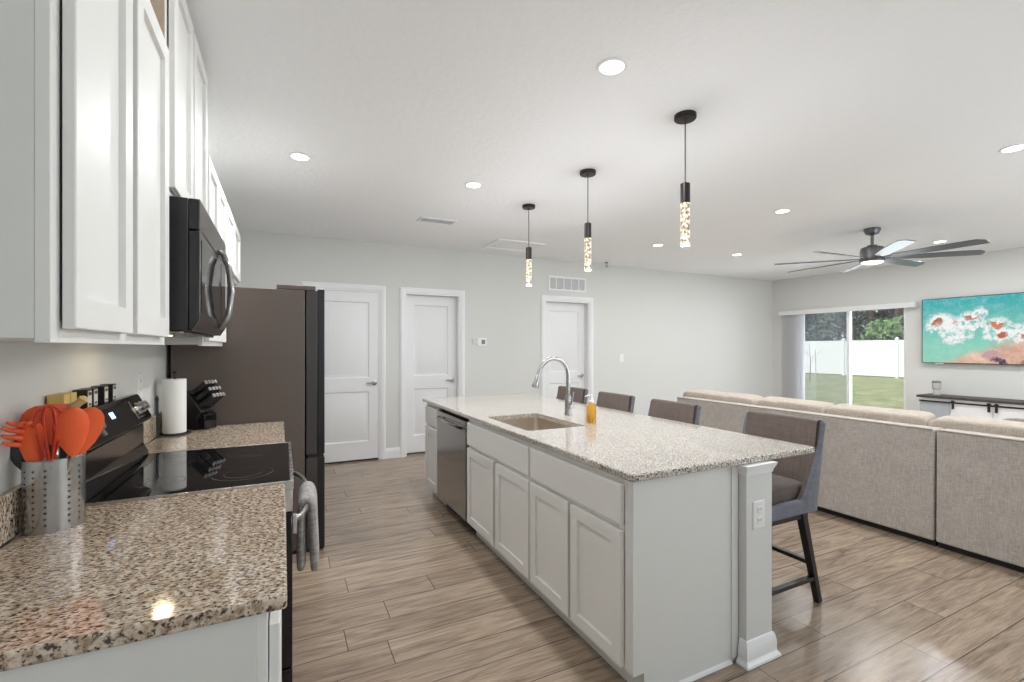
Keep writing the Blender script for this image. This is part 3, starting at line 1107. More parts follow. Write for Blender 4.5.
face_patch(0.10, 0.92, 2.07, 2.45, 0.0005, 0.003).build('display_panel', M['cooktop'], bgd)
face_patch(0.10, 0.92, 2.050, 2.068, 0.0005, 0.0035).build('display_trim', M['steel'], bgd)
face_patch(0.10, 0.92, 2.452, 2.468, 0.0005, 0.0035).build('display_trim', M['steel'], bgd)
m = MB()
for a in (2.185, 2.20, 2.215):
    q = face_patch(0.28, 0.52, a, a + 0.011, 0.0032, 0.0036)
    m.add(q.v, q.f)
m.build('clock_digits', M['blue_led'], bgd)
for (yc,) in ((1.96,), (2.02,), (2.53,), (2.60,)):
    k = MB()
    a = Vector(face_pt(0.5, yc, 0.0005))
    nn = Vector((0.893, 0, 0.451))
    k.tube([a, a + nn * 0.008, a + nn * 0.022], [0.026, 0.022, 0.020], 20)
    kb = k.build('knob', M['steel'], bgd)
MB().box(-0.5745, -0.5725, Y0 + 0.01, Y1 - 0.01, 0.975, 1.058).build('vent_strip', M['dark_steel'], rg)
od = MB().box(-0.0115, 0.030, Y0 + 0.004, Y1 - 0.004, 0.235, 0.80).build('oven_door', M['black_gloss'], rg, bevel=0.004)
MB().box(0.0302, 0.0315, Y0 + 0.10, Y1 - 0.10, 0.33, 0.66).build('oven_window', M['cooktop'], od)
MB().box(-0.0115, 0.031, Y0 + 0.004, Y1 - 0.004, 0.805, 0.884).build('front_panel', M['steel'], rg, bevel=0.003)
MB().box(-0.0115, 0.030, Y0 + 0.004, Y1 - 0.004, 0.06, 0.23).build('storage_drawer', M['black_gloss'], rg, bevel=0.004)


def bow(y):
    s = (y - 2.269) / 0.355
    return 0.038 + 0.062 * (1 - s * s) ** 0.6 if abs(s) < 1 else 0.038


hd = MB()
pts = [(bow(1.914 + 0.71 * i / 24.0), 1.914 + 0.71 * i / 24.0, 0.765) for i in range(25)]
hd.tube(pts, 0.013, 12, flat=0.7)
for y in (1.914, 2.624):
    hd.box(0.0302, 0.046, y - 0.012, y + 0.012, 0.715, 0.785)
hd.build('handle', M['steel'], od, bevel=0.002)

# towel over the oven handle
tw = MB()
ny = 9
prof = []
for i in range(9):
    prof.append(('f', 0.49 + (0.755 - 0.49) * i / 8.0))
for i in range(1, 6):
    prof.append(('t', i / 6.0))
for i in range(7):
    prof.append(('b', 0.755 - (0.755 - 0.50) * i / 6.0))
ring_pts = []
for k in range(ny):
    y = 2.04 + 0.27 * k / (ny - 1)
    hx = bow(y)
    row = []
    for typ, val in prof:
        if typ == 'f':
            o = 0.019 + 0.006 * math.sin(k * 1.3) * (0.765 - val) / 0.27 + 0.006 * (0.765 - val) / 0.27
            row.append((hx + o, y, val))
        elif typ == 't':
            a = PI * val
            row.append((hx - 0.002 + 0.021 * math.cos(a), y, 0.758 + 0.032 * math.sin(a)))
        else:
            row.append((hx - 0.024 + 0.002 * math.sin(k * 1.7), y, val))
    ring_pts.append(row)
n = len(prof)
v = [p for r in ring_pts for p in r]
f = [(i * n + j, (i + 1) * n + j, (i + 1) * n + j + 1, i * n + j + 1) for i in range(ny - 1) for j in range(n - 1)]
tw.add(v, f)
to = tw.build('dish_towel', M['towel'], recalc=True, angle=80)
sm = to.modifiers.new('solid', 'SOLIDIFY')
sm.thickness = 0.031
sm.offset = 0
ss = to.modifiers.new('sub', 'SUBSURF')
ss.levels = ss.render_levels = 1
tag(to, 'grey waffle-weave towel folded over the oven handle', 'towel')

# microwave
mw = thing('microwave', 'black stainless over-the-range microwave with curved handle', 'microwave', (-0.45, 2.26, 1.455))
MB().box(XL + 0.001, -0.285, 1.868, 2.652, 1.462, 1.905).build('body', M['black'], mw, bevel=0.003)
d = MB()
d.prism([(-0.284, 1.462), (-0.278, 1.462), (-0.256, 1.50), (-0.256, 1.798), (-0.284, 1.798)], 'y', 1.870, 2.650)
dd = d.build('door', M['black'], mw, bevel=0.003)
d = MB()
d.prism([(-0.2775, 1.462), (-0.274, 1.462), (-0.252, 1.50), (-0.252, 1.798), (-0.2555, 1.798), (-0.2555, 1.50)], 'y', 1.870, 2.650)
d.build('front_skin', M['dark_steel'], dd, bevel=0.001)
MB().box(-0.2519, -0.2505, 1.90, 2.36, 1.525, 1.772).build('window', M['black_gloss'], dd)
MB().box(-0.2519, -0.2505, 2.46, 2.635, 1.52, 1.78).build('keypad', M['black_gloss'], dd)
h = MB()
h.tube([(-0.252, 2.405, 1.485), (-0.238, 2.405, 1.50), (-0.218, 2.405, 1.55), (-0.206, 2.405, 1.655), (-0.218, 2.405, 1.765), (-0.238, 2.405, 1.815), (-0.252, 2.405, 1.83)], [0.010, 0.012, 0.013, 0.013, 0.013, 0.012, 0.010], 14)
h.build('handle', M['dw_steel'], dd)
vg = MB().box(-0.284, -0.256, 1.870, 2.650, 1.803, 1.905).build('vent_grille', M['black'], mw, bevel=0.002)
MB().box(-0.2555, -0.252, 1.870, 2.650, 1.803, 1.905).build('front_skin', M['dark_steel'], vg, bevel=0.001)
MB().box(-0.60, -0.30, 1.89, 2.63, 1.452, 1.4615).build('bottom_plate', M['dw_steel'], mw, bevel=0.002)
MB().box(-0.44, -0.395, 2.19, 2.25, 1.4505, 1.4518).build('cooktop_light', M['hood_lens'], mw)
lamp('cooktop_bulb', 'AREA', (0.03, -0.04, -0.007), 0.45, (1.0, 0.78, 0.48), (0, 0, 0), 0.06, parent=mw)

# refrigerator
fr = thing('refrigerator', 'dark stainless bottom-freezer refrigerator with grey-brown side', 'refrigerator', (-0.2, 3.93, 0))
MB().box(-0.62, 0.132, 3.475, 4.385, 0.03, 1.797).build('body', M['fridge_side'], fr, bevel=0.004)
MB().box(-0.04, 0.20, 3.476, 4.384, 1.798, 1.828).build('hinge_cover', M['fridge_side'], fr, bevel=0.004)
MB().box(-0.60, 0.16, 3.49, 4.37, 0.001, 0.0295).build('base_grille', M['black'], fr)
ym = 3.93
for nm, ya, yb, za, zb in (('upper_door', 3.475, ym - 0.002, 0.668, 1.797), ('upper_door', ym + 0.002, 4.385, 0.668, 1.797), ('freezer_drawer', 3.475, 4.385, 0.012, 0.648)):
    dob = MB().box(0.140, 0.212, ya, yb, za, zb).build(nm, M['fridge_dark'], fr, bevel=0.006)
    MB().box(0.2125, 0.258, ya + 0.002, yb - 0.002, za, zb + (0.012 if nm == 'upper_door' else 0)).build('front_skin', M['black'], dob, bevel=0.006)
MB().box(0.150, 0.25, 3.48, 4.38, 0.649, 0.667).build('handle_channel', M['black'], fr)

# ------------------------------------------------------------------ things on the left counters
# utensil crock, oval perforated steel
crock = thing('utensil_crock', 'perforated oval steel utensil crock beside the stove', 'utensil holder', (-0.56, 1.69, 0.914))
cs, ca = (0.064, 0.048), 0.6
m = MB()
NSEG, NR = 168, 84
H = 0.192


def cp(a, z, r=1.0):
    x, y = cs[0] * r * math.cos(a), cs[1] * r * math.sin(a)
    return (-0.56 + x * math.cos(ca) - y * math.sin(ca), 1.69 + x * math.sin(ca) + y * math.cos(ca), 0.9145 + z)


holes = set()
for g_ in range(4):
    for c_ in range(3):
        col_ = g_ * 42 + 6 + c_ * 11
        for r_ in range(9, NR - 10, 7):
            for dc in (-1, 0, 1):
                for dr_ in (-1, 0, 1):
                    if abs(dc) + abs(dr_) < 2 or (dc == 1 and dr_ == 0):
                        holes.add((col_ + dc, r_ + dr_))
v = []
for i in range(NR + 1):
    for k in range(NSEG):
        v.append(cp(2 * PI * k / NSEG, H * i / NR))
f = []
for i in range(NR):
    for k in range(NSEG):
        if (k, i) in holes:
            continue
        f.append((i * NSEG + k, i * NSEG + (k + 1) % NSEG, (i + 1) * NSEG + (k + 1) % NSEG, (i + 1) * NSEG + k))
m.add(v, f)
m.add([cp(2 * PI * k / NSEG, 0.001, 0.995) for k in range(NSEG)], [tuple(range(NSEG))])
cb = m.build('body', M['crock_steel'], crock)
so_ = cb.modifiers.new('solid', 'SOLIDIFY')
so_.thickness = 0.0012
so_.offset = -1
es_ = cb.modifiers.new('split', 'EDGE_SPLIT')
es_.split_angle = math.radians(40)
MB().tube([cp(2 * PI * k / 48, H) for k in range(48)], 0.002, 8, closed=True).build('rim', M['crock_steel'], crock)


def vec(a, b, t_):
    return Vector(a) + (Vector(b) - Vector(a)) * t_


def head_plate(mb, base, tip, side, outline, cup=0.0, th=0.006, mi=0, nseg=10):
    """flat-ish utensil head: outline = list of (t, halfwidth) from base to tip"""
    base, tip = Vector(base), Vector(tip)
    ax = tip - base
    s = Vector(side)
    s = (s - ax * s.dot(ax) / ax.length_squared).normalized()
    nrm = ax.cross(s).normalized()
    rows = []
    for t_, hw in outline:
        row = []
        for k in range(nseg + 1):
            q = -1 + 2 * k / nseg
            p = base + ax * t_ + s * (q * hw) + nrm * (cup * (q * q) * hw / 0.03)
            row.append(p)
        rows.append(row)
    n = nseg + 1
    top = [p + nrm * th / 2 for r in rows for p in r]
    bot = [p - nrm * th / 2 for r in rows for p in r]
    v = top + bot
    o = len(top)
    f = []
    R = len(rows)
    for i in range(R - 1):
        for k in range(nseg):
            f.append((i * n + k, i * n + k + 1, (i + 1) * n + k + 1, (i + 1) * n + k))
            f.append((o + i * n + k, o + (i + 1) * n + k, o + (i + 1) * n + k + 1, o + i * n + k + 1))
        for k in (0, nseg):
            f.append((i * n + k, (i + 1) * n + k, o + (i + 1) * n + k, o + i * n + k))
    for i in (0, R - 1):
        for k in range(nseg):
            f.append((i * n + k, o + i * n + k, o + i * n + k + 1, i * n + k + 1))
    mb.add(v, f, mi)
    return mb


OV = [(0.0, 0.008), (0.1, 0.016), (0.25, 0.026), (0.45, 0.034), (0.65, 0.036), (0.82, 0.031), (0.93, 0.021), (1.0, 0.006)]
SP = [(0.0, 0.008), (0.08, 0.016), (0.25, 0.027), (0.5, 0.034), (0.8, 0.037), (0.95, 0.034), (1.0, 0.026)]
SIDE = (0.85, 0.45, 0.15)
UG = 'utensils standing in the steel crock'


def utensil(name, label, cat, foot, neck, tip, outline, mat_head, mat_handle, cup=0.008, side=SIDE, hr=0.006):
    t = thing(name, label, cat, foot, UG)
    MB().tube([foot, vec(foot, neck, 0.5), neck], [hr, hr, hr * 0.8], 10).build('handle', mat_handle, t)
    head_plate(MB(), neck, tip, side, outline, cup).build('head', mat_head, t, angle=50)
    return t


# pasta fork on the left
pf = thing('pasta_fork', 'orange pronged pasta fork at the left side of the crock', 'pasta fork', (-0.568, 1.68, 0.93), UG)
MB().tube([(-0.566, 1.685, 0.93), (-0.580, 1.665, 1.05), (-0.586, 1.652, 1.105)], [0.006, 0.006, 0.007], 10).build('handle', M['steel'], pf)
hm = MB()
head_plate(hm, (-0.584, 1.652, 1.095), (-0.588, 1.635, 1.205), SIDE, [(0, 0.012), (0.2, 0.020), (0.5, 0.026), (0.85, 0.025), (1.0, 0.016)], 0.010, 0.006)
for k, (z, ln) in enumerate(((1.205, 0.036), (1.19, 0.042), (1.172, 0.040), (1.155, 0.034))):
    st = Vector((-0.598 - 0.003 * k, 1.632, z))
    hm.tube([st, st + Vector((-0.022, -0.016, 0.006)) * (ln / 0.045), st + Vector((-0.032, -0.028, 0.014)) * (ln / 0.045)], [0.0075, 0.006, 0.004], 8)
for k, x in enumerate((-0.598, -0.584)):
    st = Vector((x, 1.634, 1.20))
    hm.tube([st, st + Vector((0.0, -0.014, 0.012)), st + Vector((0.0, -0.028, 0.010))], [0.0065, 0.0055, 0.004], 8)
hm.build('head', M['orange'], pf, angle=60)
utensil('spoonula', 'orange silicone spoonula in front at the right side of the crock', 'spatula', (-0.573, 1.685, 0.93), (-0.511, 1.657, 1.112), (-0.505, 1.636, 1.244), OV, M['orange'], M['steel'], 0.010)
utensil('spatula', 'orange silicone spatula just behind the spoonula', 'spatula', (-0.563, 1.700, 0.93), (-0.506, 1.690, 1.112), (-0.478, 1.684, 1.238), OV, M['orange'], M['steel'], 0.004)
utensil('ladle', 'orange round ladle behind the pasta fork', 'ladle', (-0.548, 1.700, 0.93), (-0.596, 1.707, 1.13), (-0.600, 1.712, 1.246), OV, M['orange'], M['steel'], 0.014)
utensil('turner', 'orange turner between ladle and whisk', 'turner', (-0.558, 1.705, 0.93), (-0.565, 1.717, 1.13), (-0.562, 1.727, 1.248), SP, M['orange'], M['steel'], 0.003)
utensil('spoon', 'black spoon behind the pasta fork at the far left of the crock', 'spoon', (-0.543, 1.705, 0.93), (-0.606, 1.735, 1.11), (-0.6155, 1.745, 1.225), OV, M['black'], M['black'], 0.008)
utensil('serving_spoon', 'black serving spoon leaning toward the wall', 'spoon', (-0.583, 1.685, 0.93), (-0.612, 1.692, 1.07), (-0.6165, 1.695, 1.17), OV, M['black'], M['black'], 0.004)
utensil('tongs', 'black handled tongs in the middle of the crock', 'tongs', (-0.558, 1.675, 0.93), (-0.538, 1.675, 1.10), (-0.532, 1.675, 1.21), [(0, 0.006), (0.5, 0.010), (1.0, 0.007)], M['black'], M['steel'], 0.0)
# whisk
wk = thing('whisk', 'whisk with orange-red silicone wires in the crock', 'whisk', (-0.5580, 1.6750, 0.93), UG)
MB().tube([(-0.5580, 1.6750, 0.93), (-0.5530, 1.6480, 1.09)], 0.008, 10).build('handle', M['steel'], wk)
m = MB()
A = Vector((-0.5530, 1.6480, 1.085))
axd = Vector((-0.002, -0.012, 0.165))
for k in range(4):
    a = PI * k / 4
    sd = Vector((math.cos(a), math.sin(a), 0))
    m.tube([A + axd * math.sin(PI * i / 24.0) + sd * (0.033 * math.sin(PI * i / 12.0) * (0.55 + 0.45 * math.sin(PI * i / 24.0))) for i in range(13)], 0.0024, 8)
    m.tube([A + axd * math.sin(PI * i / 24.0) - sd * (0.033 * math.sin(PI * i / 12.0) * (0.55 + 0.45 * math.sin(PI * i / 24.0))) for i in range(13)], 0.0024, 8)
m.build('wires', M['red_orange'], wk)
# wooden spoon behind
ws = thing('wooden_spoon', 'pale carved wooden spoon tip showing behind the orange heads', 'wooden spoon', (-0.5530, 1.7150, 0.93), UG)
MB().tube([(-0.5530, 1.7100, 0.93), (-0.5500, 1.7300, 1.17), (-0.5440, 1.7350, 1.222)], [0.006, 0.006, 0.008], 10).build('handle', M['spoon_wood'], ws)
MB().tube([(-0.5440, 1.7350, 1.222), (-0.5360, 1.7370, 1.235), (-0.5250, 1.7400, 1.247), (-0.5140, 1.7400, 1.258), (-0.5100, 1.7400, 1.263)], [0.008, 0.012, 0.010, 0.013, 0.007], 12).build('bowl', M['spoon_wood'], ws)


# spice boxes on the console ledge
def spice(label, y, kind):
    t = thing('spice_tin', label, 'spice container', (-0.612, y, 1.1955), 'spice tins on the range console')
    w = 0.022
    mat = M['black'] if kind == 'black' else M['spice_yellow']
    MB().box(-0.638, -0.598, y - w, y + w, 1.1958, 1.262).build('box', mat, t, bevel=0.002)
    m = MB()
    if kind == 'black':
        m.box(-0.598, -0.5975, y - w * 0.8, y + w * 0.8, 1.203, 1.256, 0)
        m.box(-0.5975, -0.5970, y - w * 0.6, y + w * 0.6, 1.241, 1.252, 1)
        m.box(-0.5975, -0.5970, y - w * 0.55, y + w * 0.55, 1.206, 1.214, 1)
    else:
        m.box(-0.598, -0.5975, y - w * 0.85, y + w * 0.85, 1.203, 1.228, 1)
        m.box(-0.63, -0.606, y - w - 0.0006, y - w, 1.203, 1.228, 1)
    m.build('label', [M['label'], M['black']], t)
    return t


spice('black spice tin with white label, first from the left', 2.078, 'black')
spice('black spice tin with white label, second from the left', 2.135, 'black')
spice('black spice tin with white label, third from the left', 2.245, 'black')
spice('black spice tin with white label, fourth and nearest the outlet', 2.340, 'black')
spice('yellow spice tin with dark label behind the wooden spoon', 1.945, 'yellow')
spice('yellow spice tin at the left end of the range console', 1.905 - 0.012, 'yellow')

# wall outlet by the stove
def outlet(label, P, u, v, group='white outlet plates', kind='outlet'):
    t = thing('wall_outlet' if kind == 'outlet' else 'light_switch', label, 'outlet' if kind == 'outlet' else 'switch', P(u, v, 0))
    slab(MB(), P, u - 0.040, u + 0.040, v - 0.062, v + 0.062, 0.006).build('plate', M['plastic_white'], t)
    if kind == 'outlet':
        for dv in (-0.024, 0.024):
            q = slab(MB(), lambda a, b, n: P(a, b, n + 0.006), u - 0.017, u + 0.017, v + dv - 0.017, v + dv + 0.017, 0.002).build('socket', M['plastic_white'], t)
            m = MB()
            for du in (-0.007, 0.007):
                slab(m, lambda a, b, n: P(a, b, n * 0.05 + 0.0081), u + du - 0.0012, u + du + 0.0012, v + dv - 0.004, v + dv + 0.007, 0.004)
            m.build('slots', M['slot'], q)
    else:
        slab(MB(), lambda a, b, n: P(a, b, n + 0.006), u - 0.016, u + 0.016, v - 0.033, v + 0.033, 0.004).build('rocker', M['plastic_white'], t)
    return t


outlet('white wall outlet above the short counter beside the range', PX(XL), 2.90, 1.215)

# paper towel on holder
pt = thing('paper_towel_holder', 'black wire paper towel holder near the refrigerator', 'paper towel holder', (-0.553, 3.205, 0.914))
m = MB()
m.tube([(-0.553 + 0.074 * math.cos(2 * PI * k / 32), 3.205 + 0.074 * math.sin(2 * PI * k / 32), 0.9195) for k in range(32)], 0.0045, 8, closed=True)
m.tube([(-0.633, 3.205, 0.9195), (-0.473, 3.205, 0.9195)], 0.004, 8)
m.tube([(-0.553, 3.125, 0.9195), (-0.553, 3.285, 0.9195)], 0.004, 8)
m.build('base', M['black'], pt)
m = MB()
m.tube([(-0.553, 3.205, 0.92), (-0.553, 3.205, 1.255)], 0.005, 8)
m.lathe([(0.0, 0), (0.009, 0.004), (0.011, 0.012), (0.006, 0.02), (0.0, 0.022)], (-0.553, 3.205, 1.252), 12)
m.build('center_post', M['black'], pt)
m = MB()
m.tube([(-0.610, 3.105, 0.9195), (-0.612, 3.10, 1.115)], 0.006, 8)
m.tube([(-0.612, 3.10, 1.115), (-0.612, 3.10, 1.13), (-0.612, 3.10, 1.145)], [0.007, 0.009, 0.003], 10)
m.tube([(-0.610, 3.105, 0.9195), (-0.585, 3.14, 0.9195)], 0.004, 8)
m.build('tension_arm', M['black'], pt)
roll = MB()
roll.lathe([(0.021, 0.0), (0.055, 0.0), (0.056, 0.004), (0.056, 0.297), (0.055, 0.301), (0.021, 0.301), (0.021, 0.0)], (-0.553, 3.205, 0.926), 40)
tag(roll.build('paper_towel_roll', M['paper'], angle=40), 'white paper towel roll standing on the wire holder', 'paper towel')

# knife block with knives
KC, KR = Vector((-0.455, 3.375, 0)), -0.62


def kp(x, y, z):
    """block frame to world: x along the knives, y across"""
    return Vector((KC.x + x * math.cos(KR) - y * math.sin(KR), KC.y + x * math.sin(KR) + y * math.cos(KR), z))


kb = thing('knife_block', 'black slanted knife block against the refrigerator side', 'knife block', (KC.x, KC.y, 0.914))


def kprism(poly, y0, y1):
    m = MB()
    n = len(poly)
    v = [kp(x, y0, z) for x, z in poly] + [kp(x, y1, z) for x, z in poly]
    f = [tuple(range(n)), tuple(range(2 * n - 1, n - 1, -1))] + [(i, n + i, n + (i + 1) % n, (i + 1) % n) for i in range(n)]
    return m.add(v, f)


kprism([(-0.080, 0.9145), (0.025, 0.9145), (0.025, 0.985), (0.052, 1.022), (-0.042, 1.150), (-0.110, 1.06)], -0.05, 0.05).build('body', M['black_wood'], kb, bevel=0.004)
kprism([(0.0255, 0.9145), (0.075, 0.9145), (0.075, 1.0), (0.054, 1.018), (0.0255, 0.982)], -0.045, 0.045).build('stand', M['black_gloss'], kb, bevel=0.003)
kd = Vector((0.80, 0.60))
rows = [(-0.022, 1.125, 0.125, 'top'), (0.006, 1.087, 0.115, 'middle'), (0.034, 1.049, 0.11, 'bottom')]
first = None
nn_ = ['first', 'second', 'third', 'fourth']
for (px_, pz_, ln, rn) in rows:
    for ci, yy in enumerate((-0.036, -0.012, 0.012, 0.036)):
        o = kp(px_ + 0.001, yy, pz_ + 0.001)
        e_ = kp(px_ + 0.001 + kd.x, yy, pz_ + 0.001 + kd.y)
        dv = (e_ - o).normalized()
        lab = 'black-handled knife in the %s row of the block, %s from the camera side' % (rn, nn_[ci])
        if first is None:
            first = thing('knife', lab, 'knife', o, 'knives in the block')
            sd = kp(0, 1, 0) - kp(0, 0, 0)
            MB().bar(o + dv * 0.001, o + dv * (ln - 0.012), 0.017, 0.026, 0, tuple(sd)).build('handle', M['black'], first, bevel=0.005)
            MB().bar(o + dv * (ln - 0.0118), o + dv * ln, 0.015, 0.023, 0, tuple(sd)).build('end_cap', M['steel'], first, bevel=0.003)
        else:
            dup(first, o, None, lab)

# ------------------------------------------------------------------ island
IX0, IX1 = 1.2375, 1.828        # face frame front, back of cabinets
PI_ = PNX(1.2372)


def island_unit(label, y0, y1, fronts, end=False):
    t = thing('base_cabinet', label, 'cabinet', (1.5, (y0 + y1) / 2, 0))
    m = MB()
    m.box(IX0 + 0.02, IX1, y0 + 0.001, y1 - 0.001, 0.105, 0.700 if 'sink' in label else 0.8825)
    if 'sink' in label:
        m.box(IX0 + 0.02, IX0 + 0.03, y0 + 0.001, y1 - 0.001, 0.70, 0.8825)
        m.box(IX1 - 0.015, IX1, y0 + 0.001, y1 - 0.001, 0.70, 0.8825)
    m.box(IX0 + 0.06, IX1, y0 + 0.001, y1 - 0.001, 0.001, 0.105)
    m.build('carcass', M['cab_side'], t)
    fr_ = MB()
    e = 0.03
    for (a, b, c, d_) in ((y0, y0 + e, 0.105, 0.8825), (y1 - e, y1, 0.105, 0.8825), (y0 + e, y1 - e, 0.105, 0.13), (y0 + e, y1 - e, 0.665, 0.69), (y0 + e, y1 - e, 0.835, 0.8825)):
        fr_.box(IX0, IX0 + 0.02, a + 0.0005, b - 0.0005, c, d_)
    fr_.build('face_frame', M['cabinet'], t, bevel=0.001)
    for kind, a, b, c, d_ in fronts:
        if kind == 'drawer_front':
            slab(MB(), PI_, a, b, c, d_).build('drawer_front', M['cabinet'], t)
        else:
            shaker(MB(), PI_, a, b, c, d_).build('door', M['cabinet'], t, angle=25)
    return t


u1 = island_unit('white island drawer-over-doors cabinet at the near end', 1.455, 2.263, [('drawer_front', 1.4875, 2.252, 0.690, 0.853), ('door', 1.4875, 1.854, 0.116, 0.665), ('door', 1.876, 2.252, 0.116, 0.665)])
m = MB()
m.prism([(1.2372, 0.105), (1.292, 0.105), (1.292, 0.0005), (1.834, 0.0005), (1.834, 0.8825), (1.2372, 0.8825)], 'y', 1.433, 1.4545)
m.build('end_panel', M['cab_side'], u1, bevel=0.001)
m = MB()
m.prism([(1.4325, 0.0005), (1.4205, 0.0005), (1.423, 0.009), (1.4325, 0.014)], 'x', 1.292, 1.79)
m.build('quarter_round', M['white_trim'], u1)
MB().box(1.795, 1.8335, 1.4265, 1.4325, 0.02, 0.8825).build('scribe_strip', M['white_trim'], u1, bevel=0.001)
island_unit('white island sink cabinet with two doors beside the dishwasher', 2.2635, 3.243, [('drawer_front', 2.275, 3.230, 0.690, 0.853), ('door', 2.275, 2.724, 0.116, 0.665), ('door', 2.755, 3.230, 0.116, 0.665)])
island_unit('narrow white island cabinet past the dishwasher', 3.972, 4.375, [('drawer_front', 3.985, 4.355, 0.690, 0.853), ('door', 3.985, 4.355, 0.116, 0.665)])
# dishwasher
dw = thing('dishwasher', 'stainless dishwasher built into the island', 'dishwasher', (1.5, 3.64, 0))
MB().box(1.262, 1.82, 3.246, 3.968, 0.105, 0.872).build('tub', M['black'], dw)
MB().box(1.31, 1.82, 3.26, 3.95, 0.002, 0.104).build('kick_plate', M['black'], dw)
ddo = MB()
ddo.prism([(1.2615, 0.115), (1.213, 0.115), (1.213, 0.775), (1.238, 0.795), (1.238, 0.815), (1.213, 0.822), (1.213, 0.855), (1.2615, 0.862)], 'y', 3.252, 3.962)
ddo = ddo.build('door', M['dw_steel'], dw, bevel=0.002)
m = MB()
m.tube([(1.215, 3.29, 0.80), (1.196, 3.32, 0.80), (1.191, 3.60, 0.80), (1.196, 3.89, 0.80), (1.215, 3.92, 0.80)], 0.013, 10, flat=0.8)
m.build('handle', M['dw_steel'], ddo)

# half wall behind the cabinets with the trimmed end column
hw = thing('half_wall', 'painted grey half wall with white base and cap, carrying the island top', 'half wall', (1.92, 2.9, 0))
MB().box(1.838, 2.010, 1.388, 4.405, 0.001, 0.8825).build('wall', M['wall'], hw)


bp = [(0.0005, 0.0005), (0.029, 0.0005), (0.027, 0.010), (0.018, 0.020), (0.015, 0.026), (0.0145, 0.072), (0.012, 0.080), (0.010, 0.094), (0.005, 0.104), (0.0005, 0.107)]
cp_ = [(0.0005, 0.838), (0.004, 0.838), (0.005, 0.848), (0.009, 0.858), (0.015, 0.870), (0.0185, 0.8825), (0.0005, 0.8825)]


def wrap_front(mb, prof, xa, xb, yf, yend, first_back):
    """moulding on the front end and the seating side of the half wall, with a short return on the cabinet side"""
    n = len(prof)
    v = []
    for kind in range(4):
        for o, z in prof:
            v.append([(xa - o, first_back, z), (xa - o, yf - o, z), (xb + o, yf - o, z), (xb + o, yend, z)][kind])
    f = []
    for i in range(3):
        for k in range(n):
            f.append((i * n + k, i * n + (k + 1) % n, (i + 1) * n + (k + 1) % n, (i + 1) * n + k))
    f += [tuple(range(n)), tuple(3 * n + k for k in range(n))]
    mb.add(v, f)
    return mb


wrap_front(MB(), bp, 1.838, 2.010, 1.388, 4.405, 1.4195).build('base_moulding', M['white_trim'], hw, angle=25)
wrap_front(MB(), cp_, 1.838, 2.010, 1.388, 4.405, 1.4255).build('cap_moulding', M['white_trim'], hw, angle=25)
outlet('white outlet on the end of the island half wall', lambda u, v, n: (u, 1.388 - n, v), 1.917, 0.655)

# island top with sink cut-out
it = thing('countertop', 'long speckled granite island countertop with sink cut-out', 'countertop', (1.78, 2.92, 0.884))
ox0, ox1, oy0, oy1 = 1.207, 2.362, 1.400, 4.433
sx0, sx1, sy0, sy1 = 1.292, 1.705, 2.412, 3.045


def rrect(x0, x1, y0, y1, r, n=5):
    pts = []
    for cx, cy, a0 in ((x1 - r, y1 - r, 0), (x0 + r, y1 - r, PI / 2), (x0 + r, y0 + r, PI), (x1 - r, y0 + r, 1.5 * PI)):
        for i in range(n + 1):
            a = a0 + PI / 2 * i / n
            pts.append((cx + r * math.cos(a), cy + r * math.sin(a)))
    return pts


def slab_hole(zb, zt, hole, outer_r=0.012, ch=0.005):
    bm = bmesh.new()
    out = rrect(ox0, ox1, oy0, oy1, outer_r, 3)
    outi = rrect(ox0 + ch, ox1 - ch, oy0 + ch, oy1 - ch, outer_r, 3)

    def loop(pts, z):
        return [bm.verts.new((x, y, z)) for x, y in pts]
    o_b, o_t0, o_t = loop(outi, zb), loop(out, zt - ch), loop(outi, zt)
    o_b1 = loop(out, zb + ch)
    h_b, h_t = loop(hole, zb), loop(hole, zt)

    def wall_(a, b):
        for i in range(len(a)):
            j = (i + 1) % len(a)
            bm.faces.new((a[i], a[j], b[j], b[i]))
    wall_(o_b, o_b1)
    wall_(o_b1, o_t0)
    wall_(o_t0, o_t)
    wall_(h_t, h_b)
    for ol, hl in ((o_t, h_t), (o_b, h_b)):
        es = []
        for lp in (ol, hl):
            for i in range(len(lp)):
                a, b = lp[i], lp[(i + 1) % len(lp)]
                e = bm.edges.get((a, b)) or bm.edges.new((a, b))
                es.append(e)
        bmesh.ops.triangle_fill(bm, use_beauty=True, use_dissolve=False, edges=es)
    bmesh.ops.recalc_face_normals(bm, faces=bm.faces[:])
    bm.verts.index_update()
    r = MB()
    r.v = [tuple(v_.co) for v_ in bm.verts]
    r.f = [tuple(v_.index for v_ in f_.verts) for f_ in bm.faces]
    r.m = [0] * len(r.f)
    bm.free()
    return r


hole = rrect(sx0, sx1, sy0, sy1, 0.02)
slab_hole(0.8835, 0.914, hole).build('slab', M['granite_island_lit'], it, angle=20)

sk = thing('sink', 'stainless undermount sink set in the island', 'sink', (1.5, 2.73, 0.70))
m = MB()
l1 = rrect(sx0 - 0.012, sx1 + 0.012, sy0 - 0.012, sy1 + 0.012, 0.03)
l2 = rrect(sx0 + 0.002, sx1 - 0.002, sy0 + 0.002, sy1 - 0.002, 0.03)
l3 = rrect(sx0 + 0.012, sx1 - 0.012, sy0 + 0.012, sy1 - 0.012, 0.045)
l4 = rrect(sx0 + 0.04, sx1 - 0.04, sy0 + 0.04, sy1 - 0.04, 0.04)
l5 = rrect(sx0 - 0.001, sx1 + 0.001, sy0 - 0.001, sy1 + 0.001, 0.03)
rings = [([*l5], 0.705), (l5, 0.8795), (l1, 0.8795), (l1, 0.883), (l2, 0.883), (l2, 0.74), (l3, 0.718), (l4, 0.712)]
n_ = len(l1)
v = [(x, y, z) for lp, z in rings for x, y in lp]
f = []
